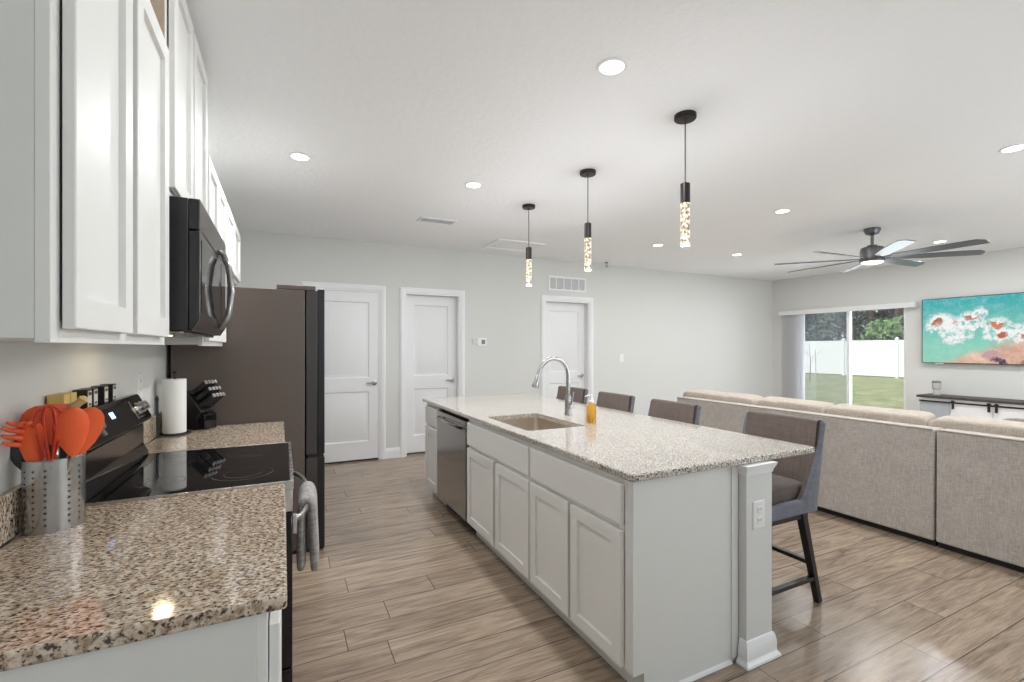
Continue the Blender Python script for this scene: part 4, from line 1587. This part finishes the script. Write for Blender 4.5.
for i in range(len(rings) - 1):
    for k in range(n_):
        f.append((i * n_ + k, i * n_ + (k + 1) % n_, (i + 1) * n_ + (k + 1) % n_, (i + 1) * n_ + k))
f.append(tuple((len(rings) - 1) * n_ + k for k in range(n_)))
f.append(tuple(range(n_)))
m.add(v, f)
m.build('basin', M['sink_steel'], sk, angle=50)
MB().lathe([(0.0, 0.001), (0.028, 0.001), (0.034, 0.003), (0.042, 0.003), (0.044, 0.0005), (0.0, 0.0005)], (1.50, 2.73, 0.712), 24).build('drain', M['chrome'], sk)

# faucet
fx, fy = 1.862, 2.86
fc = thing('faucet', 'brushed nickel gooseneck pull-down faucet on the island', 'faucet', (fx, fy, 0.914))
MB().lathe([(0.0, 0.0005), (0.028, 0.0005), (0.028, 0.012), (0.024, 0.02), (0.0235, 0.10), (0.022, 0.13), (0.017, 0.145), (0.0, 0.145)], (fx, fy, 0.914), 24).build('base', M['chrome'], fc)
m = MB()
R_ = 0.122
pts = [(fx, fy, 1.055), (fx, fy, 1.12), (fx, fy, 1.205)]
for i in range(1, 15):
    a = PI * 0.93 * i / 14.0
    pts.append((fx - R_ + R_ * math.cos(a), fy, 1.205 + R_ * math.sin(a)))
end = Vector(pts[-1])
dr = (Vector(pts[-1]) - Vector(pts[-2])).normalized()
pts.append(tuple(end + dr * 0.02))
m.tube(pts, 0.0150, 14)
m.build('spout', M['chrome'], fc)
e0 = end + dr * 0.02
MB().tube([e0, e0 + dr * 0.01, e0 + dr * 0.05, e0 + dr * 0.085, e0 + dr * 0.092], [0.0155, 0.018, 0.020, 0.026, 0.024], 16).build('spray_head', M['chrome'], fc)
m = MB()
m.tube([(fx, fy - 0.018, 0.985), (fx, fy - 0.06, 0.985)], [0.019, 0.019], 16)
m.tube([(fx, fy - 0.048, 0.99), (fx + 0.004, fy - 0.052, 1.04), (fx + 0.012, fy - 0.055, 1.085)], [0.007, 0.006, 0.007], 10)
m.build('lever', M['chrome'], fc)

# soap bottle
sbx, sby = 1.800, 2.49
sb = thing('soap_dispenser', 'clear soap pump bottle of amber liquid beside the sink', 'soap bottle', (sbx, sby, 0.914))
MB().lathe([(0.0, 0.0005), (0.029, 0.0005), (0.032, 0.006), (0.032, 0.105), (0.027, 0.122), (0.014, 0.132), (0.0, 0.132)], (sbx, sby, 0.914), 28).build('bottle', M['amber'], sb)
m = MB()
m.lathe([(0.0, 0.132), (0.016, 0.132), (0.016, 0.146), (0.006, 0.149), (0.006, 0.172), (0.012, 0.174), (0.012, 0.184), (0.0, 0.186)], (sbx, sby, 0.914), 16)
m.tube([(sbx, sby, 1.092), (sbx - 0.02, sby + 0.012, 1.092), (sbx - 0.034, sby + 0.02, 1.086)], [0.006, 0.005, 0.0035], 8)
m.build('pump', M['plastic_white'], sb)


# ------------------------------------------------------------------ bar stools
def make_stool(label, x, y, rz):
    """origin under the seat centre; the back is at +x"""
    t = thing('bar_stool', label, 'bar stool', (0, 0, 0), 'bar stools at the island')
    hwid = 0.250
    xb = 0.212
    # shell path in plan: near front -> near back corner -> far back corner -> far front
    path = []
    xf = -0.235

    def top_at(px):
        # height of the side wing
        q = (xb - px) / (xb - xf)
        if q < 0.02:
            return 1.0
        return max(0.585, 1.0 - 1.75 * q + 1.05 * q * q) if q < 0.62 else max(0.575, 0.585 - 0.05 * (q - 0.62))
    rc = 0.035
    for i in range(16):
        px = xf + (xb - rc - xf) * i / 15.0
        path.append((px, -hwid, top_at(px)))
    for i in range(1, 5):
        a = -PI / 2 + PI / 2 * i / 5.0
        path.append((xb - rc + rc * math.cos(a), -hwid + rc + rc * math.sin(a), 1.0 if i > 1 else 0.985))
    for i in range(1, 10):
        s = -1 + 2 * i / 10.0
        path.append((xb + 0.012 * (1 - s * s), (hwid - rc) * s, 1.0))
    path = path + [(p[0], -p[1], p[2]) for p in reversed(path[:20])]
    n = len(path)
    th = 0.05
    v = []
    zb = 0.515
    for i, (px, py, zt) in enumerate(path):
        a = Vector(path[max(0, i - 1)][:2])
        b = Vector(path[min(n - 1, i + 1)][:2])
        d_ = (b - a).normalized()
        nrm = Vector((d_.y, -d_.x))   # outward
        inn = (px - nrm.x * th, py - nrm.y * th)
        lean = 0.03 * (zt - 0.5) / 0.5
        r = 0.014
        for (ox, oy, z) in ((px, py, zb), (px, py, zt - r), (px - nrm.x * r * 0.7, py - nrm.y * r * 0.7, zt - r * 0.25), (px - nrm.x * th * 0.5, py - nrm.y * th * 0.5, zt),
                            (inn[0] + nrm.x * r * 0.7, inn[1] + nrm.y * r * 0.7, zt - r * 0.25), (inn[0], inn[1], zt - r), (inn[0], inn[1], zb)):
            lx = 0.082 * max(0.0, (z - zb)) / 0.485
            v.append((ox + lx * (1 if px > 0 else max(0, 1 + px / 0.3)), oy, z))
    k = 7
    fo, fi = [], []
    for i in range(n - 1):
        for j in range(k):
            q = (i * k + j, i * k + (j + 1) % k, (i + 1) * k + (j + 1) % k, (i + 1) * k + j)
            (fi if j in (3, 4, 5) else fo).append(q)
    m = MB()
    b0 = len(m.v)
    m.v = v
    for q in fo:
        m.f.append(q)
        m.m.append(0)
    for q in fi:
        m.f.append(q)
        m.m.append(1)
    m.f += [tuple(range(k)), tuple((n - 1) * k + j for j in range(k))]
    m.m += [0, 0]
    m.build('backrest_shell', [M['stool_outer'], M['stool_inner']], t, angle=60)
    MB().puff((-0.015, 0, 0.60), (0.235, 0.19, 0.055), 0.3, wob=0.0).build('seat_cushion', M['stool_inner'], t)
    fr_ = MB()
    for (a, b) in (((-0.19, -0.185, 0.487), (0.19, -0.185, 0.487)), ((-0.19, 0.185, 0.487), (0.19, 0.185, 0.487)), ((-0.19, -0.185, 0.487), (-0.19, 0.185, 0.487)), ((0.19, -0.185, 0.487), (0.19, 0.185, 0.487))):
        fr_.bar(a, b, 0.03, 0.052, 0, (0, 1, 0) if a[1] == b[1] else (1, 0, 0))
    fr_.box(-0.2, 0.2, -0.2, 0.2, 0.505, 0.514)
    fr_.build('seat_frame', M['black_wood'], t, bevel=0.003)

    def legpt(sx, sy, z):
        q = 1 - z / 0.51
        return Vector((sx * (0.145 + 0.075 * q), sy * (0.185 + 0.05 * q), z))
    for sx in (-1, 1):
        for sy in (-1, 1):
            MB().bar(legpt(sx, sy, 0.51), legpt(sx, sy, 0.0005), 0.042, 0.042, 0, (1, 0, 0), 0.032, 0.032).build('leg', M['black_wood'], t, bevel=0.003)
    for (p, q) in ((legpt(1, -1, 0.215), legpt(1, 1, 0.215)), (legpt(-1, -1, 0.215), legpt(-1, 1, 0.215)), (legpt(-1, -1, 0.135), legpt(1, -1, 0.135)), (legpt(-1, 1, 0.135), legpt(1, 1, 0.135))):
        MB().bar(p, q, 0.022, 0.03, 0, (0, 0, 1)).build('stretcher', M['black_wood'], t, bevel=0.002)
    t.location = (x, y, 0)
    t.rotation_euler = (0, 0, rz)
    return t


st0 = make_stool('brown and slate bar stool at the near corner of the island, fully in view', 2.432, 1.795, 0.0)
dup(st0, (2.37, 2.60, 0), 0.0, 'second bar stool from the near end, back showing above the counter')
dup(st0, (2.37, 3.285, 0), 0.0, 'third bar stool from the near end, right of the soap bottle')
dup(st0, (2.39, 3.985, 0), 0.05, 'farthest bar stool, behind the faucet')

# ------------------------------------------------------------------ sofa sections
XS = 4.105


def sofa(label, y0, y1, cush, arm_hi=False):
    t = thing('sofa_section', label, 'sofa', (XS + 0.45, (y0 + y1) / 2, 0), 'oatmeal sectional sofa')
    m = MB()
    m.prism([(XS, 0.043), (XS + 0.13, 0.043), (XS + 0.19, 0.043), (XS + 0.19, 0.80), (XS + 0.16, 0.828), (XS + 0.03, 0.828), (XS + 0.012, 0.82)], 'y', y0, y1)
    m.build('back_frame', M['sofa'], t, bevel=0.012, seg=3)
    MB().tube([(XS + 0.012, y0 + 0.01, 0.826), (XS + 0.012, y1 - 0.01, 0.826)], 0.006, 8).build('piping', M['sofa_cushion'], t)
    MB().box(XS + 0.191, XS + 0.95, y0, y1, 0.043, 0.30).build('seat_base', M['sofa'], t, bevel=0.012)
    MB().box(XS + 0.035, XS + 0.93, y0 + 0.001, y1 - 0.001, 0.0005, 0.0425).build('shade_block', M['black'], t)  # black block stands in for the dark shade under the sofa
    if arm_hi:
        MB().box(XS + 0.191, XS + 0.95, y1 - 0.14, y1, 0.301, 0.60).build('arm', M['sofa'], t, bevel=0.02, seg=3)
    for k, (a, b) in enumerate(cush):
        bb = min(b, y1 - 0.14) if arm_hi else b
        MB().puff((XS + 0.62, (a + bb) / 2, 0.385), (0.33, (bb - a) / 2 - 0.004, 0.085), 0.25, wob=0.01).build('seat_cushion', M['sofa_cushion'], t)
        rot = Matrix.Rotation(math.radians(-8), 3, 'Y')
        MB().puff((XS + 0.285, (a + b) / 2, 0.665), (0.105, (b - a) / 2 + 0.002, 0.24), 0.2, seg=48, rings=24, rot=rot, wob=0.03).build('back_cushion', M['sofa_cushion'], t)
    return t


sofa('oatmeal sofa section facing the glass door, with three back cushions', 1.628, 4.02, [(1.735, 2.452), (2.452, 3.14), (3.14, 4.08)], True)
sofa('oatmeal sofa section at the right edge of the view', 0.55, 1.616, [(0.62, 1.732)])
tp = MB().puff((XS + 0.475, 1.26, 0.70), (0.06, 0.22, 0.215), 0.5, wob=0.03)
tag(tp.build('throw_pillow', M['pillow_dark']), 'small taupe throw pillow on the right sofa section', 'pillow')

# ------------------------------------------------------------------ television and console
tv = thing('television', 'wall-mounted television showing an aerial beach picture', 'television', (XR - 0.04, 2.74, 1.18))
MB().box(XR - 0.075, XR - 0.045, 1.892, 3.556, 1.178, 2.124).build('bezel', M['black'], tv, bevel=0.003)
MB().box(XR - 0.0765, XR - 0.0755, 1.902, 3.546, 1.187, 2.115).build('screen', M['tv_picture'], tv)['label'] = 'lit screen with teal sea, white surf and orange rocks'
MB().box(XR - 0.0448, XR - 0.001, 2.4, 3.1, 1.45, 1.85).build('wall_mount', M['black'], tv)
MB().box(XR - 0.07, XR - 0.05, 3.30, 3.40, 1.164, 1.1775).build('sensor', M['plastic_white'], tv)

cn = thing('media_console', 'white barn-door media console with dark wood top under the television', 'console', (XR - 0.22, 2.6, 0))
cx0, cx1 = XR - 0.42, XR - 0.02
MB().box(cx0 - 0.012, cx1, 1.68, 3.475, 0.690, 0.722).build('top', paint('weathered_dark_wood', srgb(74, 66, 62), 0.55, 0.2, 18, 0.3), cn, bevel=0.003)
MB().box(cx0 + 0.02, cx1, 1.70, 3.445, 0.06, 0.6895).build('body', M['white_trim'], cn, bevel=0.003)
MB().box(cx0 + 0.004, cx0 + 0.019, 3.10, 3.44, 0.10, 0.655).build('side_door', paint('grey_washed_wood', srgb(176, 180, 184), 0.6, 0.2, 25, 0.06), cn)
MB().bar((cx0 - 0.012, 1.72, 0.645), (cx0 - 0.012, 3.44, 0.645), 0.008, 0.022, 0, (1, 0, 0)).build('rail', M['black'], cn)
for y in (2.23, 2.665):
    d_ = MB().box(cx0 + 0.002, cx0 + 0.018, y + 0.01, y + 0.425, 0.09, 0.615)
    dq = d_.build('barn_door', M['white_trim'], cn, bevel=0.002)
    for yy in (y + 0.032, y + 0.395):
        m = MB().box(cx0 - 0.022, cx0 - 0.017, yy - 0.014, yy + 0.014, 0.56, 0.665)
        m.lathe([(0.0, 0), (0.022, 0.0), (0.022, 0.006), (0.0, 0.006)], (cx0 - 0.024, yy, 0.658), 16, axis='x')
        m.build('hanger', M['black'], dq)
for (lx, ly) in ((cx0 + 0.05, 1.75), (cx0 + 0.05, 3.40), (cx1 - 0.04, 1.75), (cx1 - 0.04, 3.40)):
    MB().box(lx - 0.025, lx + 0.025, ly - 0.025, ly + 0.025, 0.0005, 0.0595).build('foot', M['white_trim'], cn)

jr = thing('candle_jar', 'pale candle jar with grey lid on the media console', 'candle', (XR - 0.24, 3.315, 0.7225))
jx, jy = XR - 0.24, 3.315
MB().lathe([(0.0, 0.0), (0.040, 0.0), (0.043, 0.005), (0.040, 0.05), (0.036, 0.07), (0.046, 0.09), (0.049, 0.11), (0.049, 0.175), (0.0, 0.175)], (jx, jy, 0.7228), 24).build('jar', paint('frosted_jar', srgb(196, 194, 188), 0.15), jr)
MB().lathe([(0.0, 0.1755), (0.053, 0.1755), (0.053, 0.196), (0.04, 0.203), (0.0, 0.203)], (jx, jy, 0.7228), 24).build('lid', M['grey_plastic'], jr)

# ------------------------------------------------------------------ wall fittings
th_ = thing('thermostat', 'white square thermostat with grey screen between two doors', 'thermostat', (2.479, YB, 1.483))
PB = lambda u, v, n: (u, YB - n, v)
slab(MB(), PB, 2.479 - 0.075, 2.479 + 0.06, 1.483 - 0.055, 1.483 + 0.055, 0.018).build('case', M['plastic_white'], th_)
slab(MB(), lambda u, v, n: (u, YB - 0.018 - n, v), 2.479 - 0.015, 2.479 + 0.04, 1.483 - 0.03, 1.483 + 0.03, 0.002).build('screen', M['grey_plastic'], th_)
se = slab(MB(), PB, 2.335, 2.365, 1.455, 1.53, 0.012).build('wall_sensor', M['wall'])
tag(se, 'tiny pale wall sensor just left of the thermostat', 'sensor')
outlet('white rocker switch on the wall right of the third door', PB, 4.925, 1.235, kind='switch')

rgx0, rgx1, rgz0, rgz1 = 3.545, 4.222, 2.262, 2.482
ra = thing('return_grille', 'white return air grille on the wall above a door', 'air grille', ((rgx0 + rgx1) / 2, YB, rgz0))
m = MB()
for (a, b, c, d_) in ((rgx0, rgx1, rgz0, rgz0 + 0.03), (rgx0, rgx1, rgz1 - 0.03, rgz1), (rgx0, rgx0 + 0.03, rgz0 + 0.03, rgz1 - 0.03), (rgx1 - 0.03, rgx1, rgz0 + 0.03, rgz1 - 0.03)):
    m.box(a, b, YB - 0.012, YB - 0.0005, c, d_)
m.build('frame', M['white_trim'], ra, bevel=0.002)
for k in range(1, 5):
    x = rgx0 + (rgx1 - rgx0) * k / 5.0
    MB().box(x - 0.008, x + 0.008, YB - 0.011, YB - 0.001, rgz0 + 0.03, rgz1 - 0.03).build('mullion', M['white_trim'], ra)
m = MB()
z = rgz0 + 0.036
while z < rgz1 - 0.034:
    m.add([(rgx0 + 0.03, YB - 0.010, z), (rgx1 - 0.03, YB - 0.010, z), (rgx1 - 0.03, YB - 0.002, z + 0.010), (rgx0 + 0.03, YB - 0.002, z + 0.010),
           (rgx0 + 0.03, YB - 0.010, z + 0.001), (rgx1 - 0.03, YB - 0.010, z + 0.001), (rgx1 - 0.03, YB - 0.002, z + 0.011), (rgx0 + 0.03, YB - 0.002, z + 0.011)],
          [(0, 1, 2, 3), (4, 5, 6, 7), (0, 1, 5, 4), (2, 3, 7, 6), (0, 3, 7, 4), (1, 2, 6, 5)])
    z += 0.014
m.build('louvres', M['white_trim'], ra)
MB().box(rgx0 + 0.028, rgx1 - 0.028, YB - 0.0015, YB - 0.0005, rgz0 + 0.028, rgz1 - 0.028).build('backing', M['grille_back'], ra)

cv = thing('ceiling_vent', 'white slatted supply vent on the ceiling near the far doors', 'air vent', (1.43, 4.66, CZ))
m = MB()
vx0, vx1, vy0, vy1 = 1.24, 1.62, 4.57, 4.75
for (a, b, c, d_) in ((vx0, vx1, vy0, vy0 + 0.025), (vx0, vx1, vy1 - 0.025, vy1), (vx0, vx0 + 0.025, vy0 + 0.025, vy1 - 0.025), (vx1 - 0.025, vx1, vy0 + 0.025, vy1 - 0.025)):
    m.box(a, b, c, d_, CZ - 0.012, CZ - 0.0005)
m.build('frame', M['white_trim'], cv, bevel=0.002)
for k in range(6):
    y = vy0 + 0.035 + k * 0.022
    MB().bar((vx0 + 0.025, y, CZ - 0.008), (vx1 - 0.025, y, CZ - 0.008), 0.014, 0.0015, 0, (0, 0.7, 0.7)).build('slat', M['white_trim'], cv)
MB().box(vx0 + 0.02, vx1 - 0.02, vy0 + 0.02, vy1 - 0.02, CZ - 0.0015, CZ - 0.0005).build('backing', M['grey_plastic'], cv)

ah = thing('attic_hatch', 'flush white attic hatch with thin trim on the ceiling', 'hatch', (2.66, 5.35, CZ))
hx0, hx1, hy0, hy1 = 2.33, 2.98, 5.10, 5.62
MB().box(hx0 + 0.04, hx1 - 0.04, hy0 + 0.04, hy1 - 0.04, CZ - 0.006, CZ - 0.0005).build('panel', M['ceiling'], ah)
m = MB()
for (a, b, c, d_) in ((hx0, hx1, hy0, hy0 + 0.04), (hx0, hx1, hy1 - 0.04, hy1), (hx0, hx0 + 0.04, hy0 + 0.04, hy1 - 0.04), (hx1 - 0.04, hx1, hy0 + 0.04, hy1 - 0.04)):
    m.box(a, b, c, d_, CZ - 0.014, CZ - 0.0005)
m.build('trim', M['ceiling'], ah, bevel=0.003)

sp = thing('sprinkler', 'small chrome sprinkler head on the ceiling above the grille', 'sprinkler', (4.48, 5.80, CZ))
MB().lathe([(0.0, -0.0005), (0.035, -0.0005), (0.03, -0.012), (0.012, -0.016), (0.010, -0.035), (0.0, -0.035)], (4.48, 5.80, CZ), 20).build('escutcheon', M['chrome'], sp)
m = MB()
for s in (-1, 1):
    m.tube([(4.48 + s * 0.010, 5.80, CZ - 0.034), (4.48 + s * 0.016, 5.80, CZ - 0.05), (4.48, 5.80, CZ - 0.068)], 0.003, 8)
m.lathe([(0.0, -0.068), (0.022, -0.068), (0.022, -0.071), (0.0, -0.071)], (4.48, 5.80, CZ), 16)
m.build('deflector', M['bronze'], sp)


# ------------------------------------------------------------------ recessed ceiling lights
def make_can(label, x, y):
    t = thing('recessed_light', label, 'ceiling light', (x, y, CZ), 'recessed ceiling lights')
    m = MB()
    m.lathe([(0.056, -0.002), (0.056, -0.006), (0.060, -0.007), (0.072, -0.004), (0.074, -0.0005), (0.056, -0.0005)], (x, y, CZ), 32)
    m.build('trim_ring', M['white_trim'], t)
    MB().lathe([(0.0, -0.0045), (0.0555, -0.0045), (0.0555, -0.001), (0.0, -0.001)], (x, y, CZ), 32).build('lens', M['lens'], t)
    lamp('bulb', 'AREA', (0, 0, -0.016), CAN_W, (0.96, 0.975, 1.0), (0, 0, 0), 0.11, parent=t)
    return t


CAN_W = 14.0
c0 = make_can('round recessed light nearest the camera, left of the nearest pendant', 1.382, 1.748)
for x, y, lab in ((0.103, 3.52, 'round recessed light nearest the wall cabinets'), (1.379, 3.51, 'round recessed light above the far end of the aisle, near the ceiling vent'),
                  (4.315, 2.87, 'round recessed light just left of the ceiling fan, over the sofa'), (4.314, 4.527, 'round recessed light right of the middle pendant near the far wall'),
                  (5.759, 4.499, 'round recessed light farthest back, left of the fan blades'), (4.325, 1.291, 'round recessed light at the right edge of the view'),
                  (7.221, 4.473, 'round recessed light beyond the left fan blades'), (7.31, 2.834, 'round recessed light beyond the right fan blades'),
                  (7.31, 1.291, 'round recessed light in front of the television')):
    dup(c0, (x, y, CZ), None, lab)

stove_can = dup(c0, (0.103, 1.748, CZ), None, 'round recessed light over the stove')
for ch in stove_can.children:
    if ch.type == 'LIGHT':      # this one is dimmed
        ch.data = ch.data.copy()
        ch.data.energy = 1.5
for q in S.objects:             # the row along the long wall is dimmed as well
    if q.type == 'LIGHT' and q.parent and q.parent.name.startswith('recessed') and q.parent.location.y > 4.2:
        q.data = q.data.copy()
        q.data.energy = 7.5


# ------------------------------------------------------------------ pendants
def make_pendant(label, x, y):
    t = thing('pendant_light', label, 'pendant light', (x, y, CZ), 'pendant lights over the island')
    MB().lathe([(0.0, -0.0005), (0.060, -0.0005), (0.060, -0.022), (0.056, -0.027), (0.012, -0.028), (0.010, -0.034), (0.0, -0.034)], (x, y, CZ), 32).build('canopy', M['bronze'], t)
    MB().tube([(x, y, CZ - 0.03), (x, y, CZ - 0.385)], 0.0032, 8).build('cord', M['black'], t)
    MB().lathe([(0.0, -0.38), (0.006, -0.38), (0.012, -0.388), (0.0265, -0.390), (0.0265, -0.498), (0.024, -0.500), (0.0, -0.500)], (x, y, CZ), 24).build('socket_cap', M['bronze'], t)
    MB().lathe([(0.0, -0.5005), (0.0255, -0.5005), (0.0258, -0.735), (0.0235, -0.740), (0.0, -0.740)], (x, y, CZ), 24).build('glass_tube', M['bubble'], t)
    lamp('bulb', 'POINT', (0, 0, -0.78), 7.6, (0.97, 0.98, 1.0), parent=t, radius=0.03)
    return t


p0 = make_pendant('bubble-glass pendant nearest the camera', 2.042, 1.93)
dup(p0, (2.042, 2.868, CZ), None, 'middle bubble-glass pendant over the island')
dup(p0, (2.042, 3.80, CZ), None, 'farthest bubble-glass pendant over the island')

M['fan_metal'] = metal('graphite_fan_metal', (0.16, 0.16, 0.165), 0.42)
# ------------------------------------------------------------------ ceiling fan
FX, FY, FZ = 5.85, 2.86, 2.39
fan = thing('ceiling_fan', 'dark eight-blade ceiling fan with round light over the sofa', 'ceiling fan', (FX, FY, CZ))
MB().lathe([(0.0, -0.0005), (0.075, -0.0005), (0.078, -0.02), (0.060, -0.06), (0.028, -0.075), (0.0, -0.075)], (FX, FY, CZ), 32).build('canopy', M['fan_metal'], fan)
MB().tube([(FX, FY, CZ - 0.07), (FX, FY, CZ - 0.20)], 0.015, 12).build('downrod', M['fan_metal'], fan)
MB().lathe([(0.0, -0.185), (0.045, -0.185), (0.05, -0.20), (0.085, -0.205), (0.105, -0.215), (0.112, -0.25), (0.112, -0.325), (0.0, -0.325)], (FX, FY, CZ), 32).build('motor_housing', M['fan_metal'], fan)
MB().lathe([(0.0, -0.3255), (0.118, -0.3255), (0.122, -0.345), (0.110, -0.368), (0.10, -0.370), (0.0, -0.370)], (FX, FY, CZ), 32).build('light_ring', M['fan_metal'], fan)
MB().lathe([(0.0, -0.3705), (0.099, -0.3705), (0.095, -0.380), (0.06, -0.390), (0.0, -0.394)], (FX, FY, CZ), 32).build('light_lens', M['fan_lens'], fan)
lamp('bulb', 'AREA', (0, 0, -0.40), 10, (1, 0.97, 0.93), (0, 0, 0), 0.18, parent=fan)
M['blade'] = paint('fan_blade', srgb(96, 98, 104), 0.28, 0.0, 30, 0.05)
for k in range(8):
    a = math.radians(42 + 45 * k)
    d_ = Vector((math.cos(a), math.sin(a), 0))
    s = Vector((-math.sin(a), math.cos(a), 0))
    pit = math.radians(-13)
    sv = s * math.cos(pit) + Vector((0, 0, 1)) * math.sin(pit)
    C0 = Vector((FX, FY, FZ))
    m = MB()
    rows = []
    for i in range(15):
        q = i / 14.0
        r = 0.20 + (0.955 - 0.20) * q
        hw_ = 0.045 + 0.020 * min(1, q * 2.0)
        lead, trail = hw_, hw_
        if q > 0.9:
            trail = hw_ * (1 - ((q - 0.9) / 0.1) ** 2 * 0.75)
        rows.append((C0 + d_ * r, lead, trail))
    v = []
    up = d_.cross(sv)
    for p, le, trl in rows:
        v += [p + sv * le + up * 0.004, p - sv * trl + up * 0.004, p - sv * trl - up * 0.004, p + sv * le - up * 0.004]
    f = []
    for i in range(14):
        for j in range(4):
            f.append((4 * i + j, 4 * i + (j + 1) % 4, 4 * i + 4 + (j + 1) % 4, 4 * i + 4 + j))
    f += [(0, 1, 2, 3), (56, 57, 58, 59)]
    m.add(v, f)
    bl = m.build('blade', M['blade'], fan, bevel=0.002)
    MB().bar(C0 + d_ * 0.105, C0 + d_ * 0.235 + Vector((0, 0, 0.002)), 0.03, 0.007, 0, tuple(sv)).build('bracket', M['fan_metal'], bl)

bpy.context.view_layer.update()
